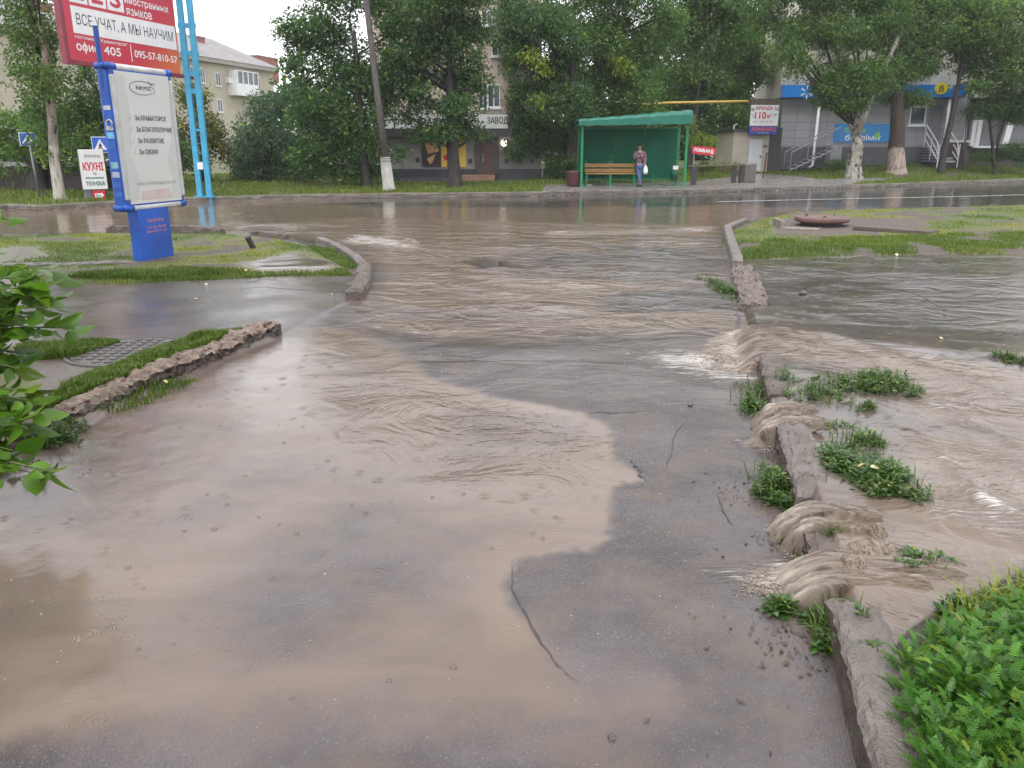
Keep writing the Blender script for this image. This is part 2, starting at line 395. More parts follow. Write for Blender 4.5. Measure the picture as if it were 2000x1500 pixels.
film = np.maximum(film, .55*blob([(1010, 1090), (1150, 1080), (1330, 1010), (1500, 1150), (1480, 1330), (1200, 1340), (1060, 1230)], .2))
ripple = .10+.0*X
ripple += .75*blob([(690, 760), (900, 770), (1180, 850), (1180, 960), (1000, 960), (800, 900), (720, 850)], .3)*mud1
ripple += .28*blob([(640, 640), (1150, 700), (1180, 800), (700, 780)], .5)
foam = np.zeros(X.shape)
# the torrent that pours in from the road
torrent = blob([(640, 600), (730, 540), (690, 500), (620, 460), (500, 440), (700, 425), (1400, 440), (1410, 590), (1440, 640), (1150, 662), (860, 660), (700, 640)], .7)*(zone <= 1)
t2 = blob([(690, 625), (760, 580), (1180, 560), (1200, 600), (1160, 655), (870, 655)], .25)
depth = np.maximum(depth, torrent*(.74+1.4*(n2-.46))); depth = np.maximum(depth, t2*(.7+.8*(n2-.45)))
dim_refl = blob([(1150, 580), (1400, 555), (1430, 610), (1200, 610)], .2)+blob([(900, 500), (1380, 480), (1400, 560), (1000, 545)], .4)*.7
depth *= 1-.8*np.clip(dim_refl, 0, 1)*(1-mud1)  # mud thinned into dark patches, standing for weaker sky reflection
ripple = np.maximum(ripple, torrent*(1.1+.8*n1)); film = np.maximum(film, torrent*.95)
fst = fbm(U*3.2+V*.6, V*.75, 4, 77)
foam = np.maximum(foam, torrent*sstep(.56, .80, fst)*.32)
foam += .55*blob([(660, 470), (700, 455), (810, 470), (820, 484), (760, 482)], .25)+.35*blob([(1060, 450), (1400, 440), (1400, 452), (1060, 460)], .15)
edge = ldist(PW([(668, 618), (740, 640), (860, 655), (900, 640)]), X, Y, False); foam += .35*sstep(.12, .02, edge)
edge = ldist(PW([(1060, 660), (1150, 662), (1180, 640), (1150, 600)]), X, Y, False); foam += .3*sstep(.1, .02, edge)
# the road, flooded on this side, a wet dark strip beyond
near_far = sdist(PW([(-500, 430), (0, 420), (330, 400), (700, 402), (1100, 404), (1450, 400), (2000, 407), (2400, 400), (2400, 900), (-500, 900)]), X, Y)
rd = (zone == 1)
depth = np.where(rd, np.maximum(depth, .85*sstep(-.9, .7, near_far+(n1-.5)*1.5)+.6*sstep(-3, -7, X)), depth)
film = np.where(rd, .97, film); ripple = np.where(rd, np.maximum(ripple*.8, .10+.12*sstep(-.5, 1.5, near_far)), ripple)
# left path
lp = zone == 2
wl = np.where(zone <= 2, sstep(-.75, .55, sdist(PATHP, X, Y))*(U < 10.2), 0)*((zone == 2)|(zone == 0)); wl = np.where(lp & (V < VL-.9), 1, wl)
film = film*(1-wl)+wl*(.60+.25*sstep(.4, .6, n1)); depth = depth*(1-wl)+wl*(.22+.5*(n1-.4)); ripple = ripple*(1-wl)+wl*.10; foam = foam*(1-wl)
# right pavement in spate
rpv = zone == 6
fl = fbm((U+V*.35)*2.6, (V-U*.2)*.8, 4, 91)
spate = blob([(1500, 690), (1560, 640), (1800, 690), (2100, 760), (2400, 1200), (2000, 1110), (1840, 1190), (1700, 1260), (1600, 1180), (1560, 1020), (1800, 930), (1790, 760)], .25, .13)
dark = blob([(1370, 500), (2300, 500), (2300, 640), (1900, 650), (1560, 600)], .4, .1)
depth = np.where(rpv, .26+.6*(fl-.45)+.5*spate*(.4+fl) - .5*dark*(fl > .45), depth)
film = np.where(rpv, .93, film); ripple = np.where(rpv, .28+.75*spate+.35*(fl-.4)+.3*dark, ripple)
foam = np.where(rpv, spate*sstep(.58, .8, fl)*.30 + .15*sstep(.7, .85, fl), foam)
still = blob([(1450, 600), (1480, 560), (1640, 545), (1720, 560), (1640, 630), (1500, 640)], .25, .06)
ripple = np.where(rpv, ripple*(1-.85*still), ripple); depth = np.where(rpv, depth*(1-.5*still)+.12*still, depth)
crest = np.zeros(X.shape)
for pl_, w_ in (([(1540, 655), (1620, 650), (1720, 692), (1800, 725), (1900, 752), (1970, 785), (2050, 815)], .09), ([(1780, 850), (1840, 900), (1900, 960), (1960, 1010)], .045), ([(1740, 930), (1800, 985), (1840, 1040)], .04), ([(1680, 700), (1760, 760), (1830, 800), (1990, 870)], .06), ([(1450, 640), (1500, 655), (1580, 690)], .06), ([(1860, 1020), (1940, 1060), (2020, 1080)], .05)):
    dl = ldist(PW(pl_, .12), X+(n3-.5)*.12, Y+(n1-.5)*.12, False); crest = np.maximum(crest, np.exp(-(dl/w_)**2)*(.4+.8*n3))
foam = np.where(rpv, foam+.34*crest, foam)
# froth where the water falls over the kerb on to the driveway
for px, py, su, sv, a in ((1395, 705, .42, .75, .75), (1492, 868, .12, .22, .6), (1505, 1140, .14, .32, .5), (1545, 1100, .10, .18, .3), (1440, 745, .2, .4, .4)):
    c = at(px, py); cu, cv = uv(c.x, c.y)
    g = np.exp(-((U-cu)/su)**2-((V-cv)/sv)**2)
    foam = np.where(zone == 0, foam+a*g, foam); ripple = np.where(zone == 0, ripple+.5*g, ripple); film = np.where(zone == 0, np.maximum(film, .9*g), film)
run = np.exp(-(np.clip(V-VR, -9, 0)/.9)**2)*sstep(1.6, 2.4, U)*(1-mud1)
ripple = np.where(zone == 0, ripple+.22*run, ripple); film = np.where(zone == 0, np.maximum(film, .75*run), film)
# a pothole puddle at the driveway mouth
hole = blob([(905, 512), (940, 503), (985, 510), (985, 524), (940, 528)], .12); depth = np.where(zone == 0, depth*(1-hole)+.18*hole, depth); ripple *= 1-.9*hole; foam *= 1-hole
# soil and lawns: r green, g puddle, b dry
gn = fbm(X*1.6, Y*1.6, 4, 61); gd = fbm(X*.7, Y*.7, 3, 66)
for zz, s0 in ((3, sl_), (4, ss_), (5, sr_), (7, sb_), (8, sfar), (9, sfar)):
    k = zone == zz
    depth = np.where(k, sstep(.3, .6, gn), depth); ripple = np.where(k, gd, ripple); foam = np.where(k, 0, foam); film = np.where(k, 0, film)
pud = blob([(470, 515), (560, 490), (660, 510), (640, 527), (500, 530)], .2, .07)+.8*blob([(-300, 500), (60, 480), (100, 500), (0, 515)], .3, .07)
film = np.where(zone == 3, np.clip(pud, 0, 1), film)
mudpatch = blob([(80, 700), (200, 680), (330, 690), (250, 730), (120, 770), (60, 800)], .1, .07)
film = np.where(zone == 4, mudpatch*.7, film); depth = np.where(zone == 4, depth*.55*(1-mudpatch), depth)
soilp = blob([(1500, 440), (1560, 425), (1800, 435), (1830, 452), (1560, 480), (1510, 470)], .2, .07)
film = np.where(zone == 5, soilp*.12, film); depth = np.where(zone == 5, depth*(1-soilp), depth)
shop = blob([(760, 352), (1000, 350), (1060, 345), (1060, 335), (760, 342)], .5, .3)+blob([(-200, 385), (250, 376), (250, 366), (-200, 372)], .6, .3)+blob([(420, 360), (640, 355), (640, 345), (420, 345)], .6, .4)
film = np.where(zone == 8, np.clip(shop, 0, 1), film); depth = np.where(zone == 8, np.maximum(depth, sstep(3.5, 0, sfar)*.8)*(1-np.clip(shop, 0, 1)), depth)
Z += np.where(zone <= 1, torrent*((fbm(U*1.6+V*.3, V*.7, 3, 55)-.5)*.05+(fbm(U*4.2, V*2.2, 3, 57)-.5)*.014)*(1-hole), 0)
Z += np.where(rpv, crest*.022, 0)
Z += np.where(rpv, (.25+spate)*((fl-.5)*.04+(fbm(U*5+V, V*2.6, 3, 59)-.5)*.010), 0)
Z += np.where(zone <= 1, (1-mud1)*.004*sstep(2.0, 2.4, RR)*(RR < 6), 0)
WA = np.stack([np.clip(depth, 0, 1), np.clip(film, 0, 1), np.clip(ripple, 0, 2), np.clip(foam, 0, 1)], -1)

asphalt = wet_ground('wet_asphalt', (.060, .050, .052), (.122, .104, .106))
roadmat = wet_ground('wet_road', (.045, .042, .043), (.075, .068, .07), agg=150)
pavemat = wet_ground('wet_pavement', (.062, .053, .050), (.10, .085, .077))

def soil_mat(name, g1, g2, s1, s2):
    m, t, b = newmat(name); L = t.links.new
    a = N(t, 'ShaderNodeAttribute', attribute_name='wa'); s = N(t, 'ShaderNodeSeparateColor'); L(a.outputs['Color'], s.inputs[0])
    v = coords(t)
    grass = mix(t, ramp(t, noise(t, v, 9, 5, .7), .35, .65), g1, g2)
    grass = mix(t, math_(t, 'MULTIPLY', ramp(t, s.outputs[2], .45, .7), .7), grass, (.17, .15, .045))
    soil = mix(t, ramp(t, noise(t, v, 14, 6, .7), .35, .68), s1, s2)
    c = mix(t, ramp(t, math_(t, 'ADD', s.outputs[0], math_(t, 'MULTIPLY', noise(t, v, 12, 4), .4)), .25, .55), soil, grass)
    c = mix(t, s.outputs[1], c, (.15, .12, .10)); L(c, b.inputs['Base Color'])
    L(math_(t, 'SUBTRACT', .62, math_(t, 'MULTIPLY', s.outputs[1], .56)), b.inputs['Roughness'])
    bn = N(t, 'ShaderNodeBump'); bn.inputs['Distance'].default_value = .03
    L(math_(t, 'SUBTRACT', 1.0, math_(t, 'MULTIPLY', s.outputs[1], .97)), bn.inputs['Strength'])
    L(noise(t, v, 40, 5, .7), bn.inputs['Height']); L(bn.outputs[0], b.inputs['Normal'])
    return m
lawnmat = soil_mat('lawn_ground', (.085, .115, .025), (.13, .15, .04), (.075, .055, .04), (.13, .10, .075))
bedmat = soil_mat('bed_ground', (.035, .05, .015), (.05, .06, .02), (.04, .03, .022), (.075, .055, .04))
vergemat = soil_mat('verge_ground', (.075, .105, .025), (.11, .135, .035), (.09, .075, .055), (.14, .115, .09))

nR, nT = X.shape
ids = np.arange(nR*nT).reshape(nR, nT)
Q = np.stack([ids[:-1, :-1], ids[:-1, 1:], ids[1:, 1:], ids[1:, :-1]], -1).reshape(-1, 4)[:, ::-1]
fz = zone[:-1, :-1].reshape(-1); fd = WA[:-1, :-1, 0].reshape(-1)
wet = (fz <= 1) & (fd > .42)
def sheet(name, mask, mat):
    q = Q[mask]; u, inv = np.unique(q, return_inverse=True)
    P = np.stack([X, Y, Z], -1).reshape(-1, 3)[u]
    me = fastmesh(name, P, inv.reshape(-1, 4), {'wa': WA.reshape(-1, 4)[u]}, True)
    return tag(link(name, me, mat), kind='structure')
sheet('driveway', (fz == 0) & ~wet, asphalt)
sheet('road', (fz == 1) & ~wet, roadmat)
sheet('flood_water', wet, asphalt)
sheet('footpath', fz == 2, asphalt)
sheet('pavement', fz == 6, pavemat)
sheet('left_lawn', fz == 3, lawnmat); sheet('left_strip', fz == 4, lawnmat); sheet('right_lawn', fz == 5, lawnmat)
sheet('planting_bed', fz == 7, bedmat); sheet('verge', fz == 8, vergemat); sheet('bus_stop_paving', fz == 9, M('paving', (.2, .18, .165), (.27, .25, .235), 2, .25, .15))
g = MB(); g.add([(-2500, -2500, -.12), (2500, -2500, -.12), (2500, 2500, -.12), (-2500, 2500, -.12)], [(0, 1, 2, 3)])
tag(g.build('ground', M('far_ground', (.08, .09, .04), (.11, .1, .06), .2, .8)), kind='structure')

# ------------------------------------------------------------------ kerbs
conc = M('kerb_concrete', (.15, .12, .10), (.085, .066, .053), 7, .5, 1.0, bscale=55)
concpale = M('kerb_worn', (.19, .16, .14), (.12, .098, .084), 5, .38, .7, bscale=70)
KN = [3]
def kerb(path, w, h, mat, name, rough=.006, parent=None, seg=.05, z0=None, left=1, taper=True, face=None):
    """a stone swept along path (x, y); cross-section w wide (to the right of travel) and h high, chipped and lumpy"""
    pts = []
    for (x0, y0), (x1, y1) in zip(path[:-1], path[1:]):
        L = math.hypot(x1-x0, y1-y0); n = max(1, int(L/seg))
        pts += [(x0+(x1-x0)*i/n, y0+(y1-y0)*i/n) for i in range(n)]
    pts.append(path[-1]); pts = np.array(pts)
    tg = np.gradient(pts, axis=0); tg /= np.linalg.norm(tg, axis=1)[:, None]+1e-9; nr = np.stack([tg[:, 1], -tg[:, 0]], 1)
    prof = [(0, -.08)]+[(0, h*k/5) for k in range(5)]+[(.004, h*.94), (.02, h)]+[(w*k/6, h) for k in range(1, 6)]+[(w-.015, h*.985), (w, h*.9), (w, h*.4), (w, -.08)]
    m = len(prof); Vs = []; KN[0] += 13; sd = KN[0]
    cum = np.concatenate([[0], np.cumsum(np.linalg.norm(np.diff(pts, axis=0), axis=1))]); T = cum[-1]
    for i, (p, nn) in enumerate(zip(pts, nr)):
        s = cum[i]; e = min(s, T-s); tp = 1 if not taper else min(1, .72+e*2.5)
        lump = (fbm(np.array([s*2.5]), np.array([sd*1.7]), 3, 3)[0]-.5)*rough*4
        for k, (a, z) in enumerate(prof):
            r1 = (fbm(np.array([s*14+k*3.1]), np.array([k*1.3+sd]), 3, 8)[0]-.5)*rough*3.2
            r1 += (fbm(np.array([s*44+k*7.7]), np.array([k*5.3+sd]), 3, 18)[0]-.5)*rough*2.2
            r2 = (fbm(np.array([s*11-k*2.3]), np.array([k*2.1+sd+40]), 3, 12)[0]-.5)*rough*3.2
            r2 += (fbm(np.array([s*38-k*6.1]), np.array([k*4.7+sd]), 3, 28)[0]-.5)*rough*2.2
            zz = z*tp + (r2+lump if z > .01 else 0)
            aa = a + r1 + (.0 if z > h*.8 else rough*(a < .01)*-1)
            base = z0 if z0 is not None else 0
            Vs.append((p[0]+nn[0]*aa*left, p[1]+nn[1]*aa*left, base+zz))
    F = []
    for i in range(len(pts)-1):
        for k in range(m-1): F.append((i*m+k, (i+1)*m+k, (i+1)*m+k+1, i*m+k+1))
    F += [tuple(range(m)), tuple((len(pts)-1)*m+k for k in range(m))[::-1]]
    mb = MB(); mb.add(Vs, F); o = mb.build(name, mat, parent, smooth=False)
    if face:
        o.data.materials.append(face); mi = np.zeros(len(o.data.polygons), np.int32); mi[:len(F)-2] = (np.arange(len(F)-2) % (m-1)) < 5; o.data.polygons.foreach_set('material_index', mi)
    return o
gutter = M('kerb_front', (.075, .055, .042), (.035, .027, .022), 9, .35, .8, bscale=40)  # darker brown tone for the front faces of the stones
def drv(u0, u1, v, dv=0): return [xy(u0, v), xy((u0+u1)/2, v+dv), xy(u1, v)]
def upx(px, py): p = at(px, py); return uv(p.x, p.y)[0]
for u0, u1, h, rg, mt, lab in (
    (.6, upx(1612, 1215), .145, .006, concpale, 'long straight kerb stone with a black crack, beside the ferny weeds'),
    (upx(1600, 1150), upx(1572, 1015), .125, .010, conc, 'short broken kerb stone between the two nearest spills of water'),
    (upx(1571, 1008), upx(1512, 805), .14, .010, concpale, 'worn kerb stone between two spills, flat weeds growing behind it'),
    (upx(1511, 800), upx(1478, 722), .145, .010, conc, 'dark kerb stone overgrown with weeds beside the largest waterfall')):
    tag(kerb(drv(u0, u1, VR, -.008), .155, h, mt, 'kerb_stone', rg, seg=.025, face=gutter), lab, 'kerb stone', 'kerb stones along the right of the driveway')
tag(kerb(drv(upx(1440, 605), upx(1425, 530), VR, .02), .24, .10, M('pebbly', (.20, .155, .125), (.09, .068, .055), 32, .5, 1.0, bscale=40), 'kerb_stone', .026), 'crumbling pebbly kerb stone beside a small tuft, across from the lightbox', 'kerb stone', 'kerb stones along the right of the driveway')
tag(kerb([xy(upx(1423, 525), VR), xy(upx(1405, 470), VR), tuple(at(1412, 456)[:2]), tuple(at(1450, 440)[:2])], .14, .16, concpale, 'kerb_stone', .006), 'long pale kerb stone edging the right lawn corner', 'kerb stone', 'kerb stones along the right of the driveway')
# left: one rough rubble kerb
lk = [(545, 652), (520, 662), (440, 697), (360, 733), (280, 765), (200, 803), (120, 838), (50, 870), (-60, 925), (-250, 1020)]
mudst = M('mud_stone', (.27, .20, .155), (.12, .085, .065), 11, .5, 1.0, bscale=38)
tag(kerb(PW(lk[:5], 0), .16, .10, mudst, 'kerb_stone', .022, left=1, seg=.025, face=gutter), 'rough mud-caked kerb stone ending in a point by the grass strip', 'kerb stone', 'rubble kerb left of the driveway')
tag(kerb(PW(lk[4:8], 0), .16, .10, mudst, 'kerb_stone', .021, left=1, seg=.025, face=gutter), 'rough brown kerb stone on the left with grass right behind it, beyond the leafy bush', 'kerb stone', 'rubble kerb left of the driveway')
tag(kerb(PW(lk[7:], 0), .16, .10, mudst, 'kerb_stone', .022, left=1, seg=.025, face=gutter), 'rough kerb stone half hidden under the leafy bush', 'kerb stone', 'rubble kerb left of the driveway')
# corner of the left lawn and its far edge
tag(kerb(PW([(704, 588), (722, 560), (724, 528)]), .16, .13, conc, 'kerb_stone', .014, left=-1), 'thick tilted kerb stone at the corner of the left lawn', 'kerb stone', 'kerb stones round the left lawn')
tag(kerb(PW([(722, 526), (700, 505), (660, 482), (630, 470)]), .13, .075, concpale, 'kerb_stone', .006, left=-1), 'low pale kerb stone curving along the left lawn edge towards the road', 'kerb stone', 'kerb stones round the left lawn')
tag(kerb(PW([(565, 465), (500, 459)]), .13, .09, conc, 'kerb_stone', .01, left=-1), 'short kerb stone lying half sunk behind the black stake', 'kerb stone', 'kerb stones round the left lawn')
tag(kerb(PW([(440, 456), (330, 449), (210, 452)]), .15, .11, conc, 'kerb_stone', .012, left=-1), 'dark kerb stone behind the lightbox at the flooded road edge', 'kerb stone', 'kerb stones round the left lawn')
tag(kerb(PW([(-250, 545), (0, 531), (130, 529), (270, 525)], .0), .13, .10, M('kerb_grey', (.17, .15, .14), (.12, .10, .095), 5, .35, .4), 'kerb_stone', .006, left=-1), 'smooth grey kerb stone between the footpath and the left lawn', 'kerb stone', 'kerb stones round the left lawn')
fk = kerb(FARK, .16, .13, M('far_kerb', (.17, .145, .12), (.10, .085, .07), 3, .45, .5), 'far_kerb', .010, left=-1, seg=.25, z0=-.01, taper=False); tag(fk, kind='structure')
def gp(px, py, dz=0.0):
    """where the line of sight through a pixel meets the ground sheet"""
    rx, rz = ray(px, py); y = 1.2
    while y < 200:
        if CAMH+rz*y <= ground_z(rx*y, y)+dz: break
        y *= 1.004
    return Vector((rx*y, y, ground_z(rx*y, y)))
# painted lane line on the wet road
ll = PW([(1400, 394), (1500, 391), (1700, 386.5), (1900, 382.5), (2000, 380), (2400, 369)])
mb = MB(); Vv = []
for x, y in ll: Vv += [(x, y-.09, ground_z(x, y)+.012), (x+.02, y+.11, ground_z(x, y)+.012)]
mb.add(Vv, [(2*i, 2*i+2, 2*i+3, 2*i+1) for i in range(len(ll)-1)])
tag(mb.build('road_marking', M('road_paint', (.62, .61, .6), (.45, .44, .43), 3, .25)), kind='structure')
# ================================================================== SIGNS, STREET FURNITURE, BUILDINGS
blue = M('blue_paint', (.010, .095, .48), (.014, .065, .32), 2.2, .4)
bluedk = M('blue_sticker', (.03, .16, .5), (.02, .10, .4), 9, .4)
silver = M('aluminium_frame', (.50, .50, .50), (.40, .40, .41), 6, .35, metal=.3)
white = M('white_print', (.80, .80, .80), (.74, .74, .75), 3, .35)
black = M('black_print', (.02, .02, .022), (.03, .03, .03), 8, .4)
greyp = M('grey_print', (.06, .06, .065), (.09, .09, .095), 6, .4)
red = M('red_print', (.55, .02, .035), (.48, .02, .03), 4, .35)
cyan = M('light_blue_paint', (.06, .38, .60), (.05, .31, .50), 5, .4)
redframe = M('dark_red_frame', (.25, .03, .05), (.18, .02, .035), 6, .4)
greenp = M('green_print', (.03, .16, .09), (.02, .12, .07), 4, .4)
darkm = M('dark_steel', (.03, .03, .032), (.045, .045, .045), 8, .45)
steel = M('grey_steel', (.22, .23, .24), (.15, .16, .17), 6, .4, metal=.4)
glass = M('window_glass', (.035, .045, .05), (.06, .07, .08), .8, .18, spec=.8)
upvc = M('white_plastic', (.76, .76, .77), (.68, .68, .69), 3, .35)
def adir(deg): return Vector((math.sin(R(deg)), math.cos(R(deg)), 0))

# ---- the tall lightbox on its blue foot
b0 = gp(281, 510); ph = 15
lb = thing('lightbox', 'tall grey lightbox poster on a blue foot standing on the left lawn', 'lightbox', b0)
F = Face(b0, adir(ph)); s1 = F.st(341, 503)[0]; zt = F.st(303, 402)[1]
m = MB(); F.slab(m, (0, -.05, s1, zt+.1), -.17, 0); m.build('foot', blue, lb, bevel=.012)
s0, t0, s2, t2 = F.st(229, 270)[0], zt, F.st(348, 270)[0], F.st(283, 137)[1]
dp = .20
m = MB(); F.slab(m, (s0, t0, s2, t2), -dp, .0); m.build('cabinet', blue, lb, bevel=.04)
fr = MB(); w = .085
for r in ((s0+.005, t0+.1, s0+w, t2-.1), (s2-w, t0+.1, s2-.005, t2-.1)): fr = MB(); F.slab(fr, r, -.02, .022); fr.build('side_frame', silver, lb, bevel=.02)
fr = MB()
for tt in (t0, t2):
    fr = MB(); fr.tube([F.P(s0+.12, tt, -.03), F.P(s2-.1, tt, -.03)], .042, 12); fr.build('rail', M('pale_rail', (.66, .66, .65), (.52, .52, .52), 5, .3), lb, smooth=True)
fr = MB()
for tt in (t0, t2):
    for ss, e in ((s0, .14), (s2, -.11)): fr = MB(); fr.tube([F.P(ss-.01*np.sign(e), tt, -.03), F.P(ss+e, tt, -.03)], .048, 12); fr.build('corner_cap', blue, lb, smooth=True)
    fr = MB(); fr.tube([F.P(s0+.02, tt, -.05), F.P(s0+.02, tt, -dp)], .045, 12); fr.build('corner_cap', blue, lb, smooth=True)
poster = M('faded_poster', (.55, .56, .53), (.62, .62, .585), 1.2, .45, .15, bscale=6)
m = MB(); F.slab(m, (s0+w, t0+.05, s2-w, t2-.05), -.01, .008); po = m.build('poster', poster, lb)
wd = s2-s0-2*w; pa = lambda f: s0+w+wd*f; hh = t2-t0; pb = lambda f: t0+hh*f
stain = M('poster_stain', (.48, .485, .465), (.53, .535, .51), 2.4, .45)  # stained strips down both edges of the poster
m = MB(); m.prism([(pa(0), pb(.04)), (pa(.17), pb(.06)), (pa(.2), pb(.2)), (pa(.12), pb(.4)), (pa(.2), pb(.66)), (pa(.17), pb(.94)), (pa(0), pb(.96))], F.O, F.X, F.Z, F.N, .008, .0095)
m.prism([(pa(1), pb(.04)), (pa(.8), pb(.05)), (pa(.86), pb(.2)), (pa(.8), pb(.34)), (pa(.93), pb(.52)), (pa(.98), pb(.8)), (pa(1), pb(.9))], F.O, F.X, F.Z, F.N, .008, .0095)
m.build('stain', stain, po)
m = MB(); m.prism([(pa(.2), pb(.05)), (pa(.8), pb(.05)), (pa(.78), pb(.13)), (pa(.22), pb(.12))], F.O, F.X, F.Z, F.N, .008, .0098); m.build('pink_print', M('pink_print', (.52, .40, .37), (.56, .47, .44), 5, .5), po)
for k, tx in enumerate(('За КРАМАТОРСК', 'За БЛАГОПОЛУЧИЕ', 'За РАЗВИТИЕ', 'За СВОИХ')):
    yy = .635-.082*k; F.text('lettering', tx, (pa(.27), pb(yy), pa(.27+.0455*len(tx)), pb(yy+.036)), greyp, po, .0115, .02)
    m = MB(); m.add([F.P(pa(a), pb(yy+b), .0112) for a, b in ((.15, .02), (.17, .008), (.22, .045), (.175, .0))], [(0, 1, 3), (1, 2, 3)]); m.build('tick', M('faded_red', (.5, .28, .25), (.55, .38, .34), 4, .5), po)
F.text('lettering', 'НКМЗ ДЛЯ КРАМАТОРСКА', (pa(.16), pb(.155), pa(.92), pb(.185)), M('faint_print', (.3, .3, .3), (.36, .36, .35), 5, .5), po, .0115, .01)
F.text('logo', 'NKMZ', (pa(.36), pb(.855), pa(.63), pb(.882)), greyp, po, .0115, .02)
m = MB(); cx, cy, rx_, ry_ = pa(.47), pb(.868), wd*.23, hh*.048
m.tube([F.P(cx+rx_*math.cos(q), cy+ry_*math.sin(q), .0092) for q in np.linspace(.5, 5.6, 40)], .0045, 5)
m.tube([F.P(cx+rx_*a, cy+ry_*b, .0092) for a, b in ((.55, 1.15), (.75, .7), (.72, .3), (.95, .1), (1.0, -.4), (.85, -.8))], .004, 5)
m.tube([F.P(cx+rx_*a, cy+ry_*b, .0092) for a, b in ((.75, .75), (1.0, .85), (1.05, .5))], .004, 5); m.build('emblem', greyp, po)
# stickers down the blue side
SF = Face(F.P(s0, 0, -dp), F.N); SF.N = -F.X
for f0, f1, mt in ((.70, .73, silver), (.56, .585, silver), (.50, .545, M('sticker_cyan', (.08, .35, .6), (.2, .5, .7), 14, .4)), (.43, .48, bluedk), (.29, .335, M('sticker_teal', (.1, .35, .4), (.3, .5, .5), 18, .4)), (.225, .265, M('sticker_pale', (.42, .44, .5), (.35, .36, .42), 22, .4)), (.15, .19, bluedk), (.09, .12, bluedk)):
    m = MB(); SF.slab(m, (.05, pb(f0), dp-.04, pb(f1)), .0, .004); m.build('sticker', mt, lb)
m = MB(); m.tube([SF.P(dp*.55+.045*math.cos(q), pb(.605)+.05*math.sin(q), .004) for q in np.linspace(0, 6.28, 20)], .01, 5); m.build('round_sticker', silver, lb)
m = MB(); a = F.P(s0+.02, t2-.25, -.12); m.tube([a, F.P(s0+.02, F.st(183, 46)[1], -.12)], .035, 8); m.build('cable_post', M('blue_pipe', (.01, .06, .30), (.012, .05, .24), 5, .4), lb)
pink = M('pink_letters', (.62, .26, .30), (.55, .22, .26), 6, .5)
for t_, (xa, ya, xb, yb) in (('"БИЛБОРД"', (287, 427, 320, 434)), ('т-01-95, 702-49', (286, 440, 324, 446)), ('066-473-71-12', (286, 448, 325, 453))):
    F.text('lettering', t_, F.rect(xa, yb, xb, ya) if ya > yb else F.rect(xa, ya, xb, yb), pink, lb, .004, .02)

# ---- billboard and its light blue ladder mast
tb = gp(401, 388)
tw = thing('lattice_mast', 'light blue ladder shaped steel mast carrying the red billboard', 'mast', tb)
Ft = Face(tb, (1, 0, 0)); Ft.N = Vector((0, -1, 0))
mt = lambda f: Vector(f)
pl, pr = Ft.st(388, 388), Ft.st(414, 388)
for sx, nm in ((pl[0]+.06, 0), (pr[0]-.06, 1)):
    m = MB(); m.box(tb+Vector((sx, 0, 3.4)), (.16, .12, 7.2)); m.build('upright', cyan, tw, bevel=.01)
    m = MB(); m.box(tb+Vector((sx, 0, .01)), (.3, .26, .05)); m.build('base_plate', cyan, tw)
for py in (254, 178, 143, 104, 50, 318):
    z = Ft.st(395, py)[1]; m = MB(); m.box(tb+Vector(((pl[0]+pr[0])/2, 0, z)), (abs(pr[0]-pl[0])-.2 if py in (254, 318) else abs(pr[0]-pl[0])+.1, .07, .06 if py in (254, 318) else .13)); m.build('rung', cyan, tw)
m = MB(); m.box(tb+Vector(((pl[0]+pr[0])/2-.02, -.075, Ft.st(400, 324)[1])), (.17, .02, .2)); m.build('notice', white, tw)
zb = W(352, 151, tb.y-.15).z; q1 = W(357, 152, tb.y-.15); rx, rz = ray(131, 124); yq = (zb-CAMH)/rz; q0 = Vector((rx*yq, yq, zb))
bb = thing('billboard', 'large red and white billboard for language lessons held by the blue mast', 'billboard', q0)
B = Face(q0, q1-q0); BL = (q1-q0).length
m, t, bs = newmat('billboard_red'); tc = coords(t)
dn = N(t, 'ShaderNodeVectorMath', operation='DOT_PRODUCT'); t.links.new(tc, dn.inputs[0]); dn.inputs[1].default_value = (B.X.x, B.X.y, -.9)
t.links.new(mix(t, ramp(t, dn.outputs['Value'], BL*.45, BL*1.02), (.52, .035, .065), (.62, .17, .04)), bs.inputs['Base Color']); bs.inputs['Roughness'].default_value = .35
redbb = m
m = MB(); B.slab(m, (.12, .1, BL-.06, 3.2), -.06, 0); pn = m.build('panel', redbb, bb)
m = MB(); B.slab(m, (0, 0, .12, 3.25), -.14, .012); B.slab(m, (.12, 0, BL, .1), -.12, .012); m.build('frame', redframe, bb)
m = MB(); m.box(B.P(BL+.2, .04, -.06), (.9, .1, .08), X=B.X, Y=B.N); m.build('bracket', redframe, bb)
def bz(zx, zy): return 100+zx/7.143, zy/7.143
def brect(l0, l1, rm):
    """left top, left bottom, right middle (zoomed pixels) to a rectangle on the board"""
    a = B.st(*bz(*l0)); b = B.st(*bz(*l1)); c = B.st(*bz(*rm)); return min(a[0], b[0]), b[1], c[0], a[1]
wr = brect((262, 68), (316, 455), (1740, 570)); m = MB(); B.slab(m, (wr[0], wr[1], wr[2], wr[3]), 0, .005); m.build('white_band', white, bb)
hb = wr[3]-wr[1]; Lw = wr[2]-wr[0]
B.text('lettering', 'ВСЕ УЧАТ, А МЫ НАУЧИМ', (wr[0]+Lw*.035, wr[1]+hb*.27, wr[0]+Lw*.97, wr[1]+hb*.76), black, bb, .007, .012)
B.text('lettering', 'гостиница "Краматорск"', (wr[0]+.02, wr[1]-hb*.22, wr[0]+Lw*.475, wr[1]-hb*.06), white, bb, .004, .015)
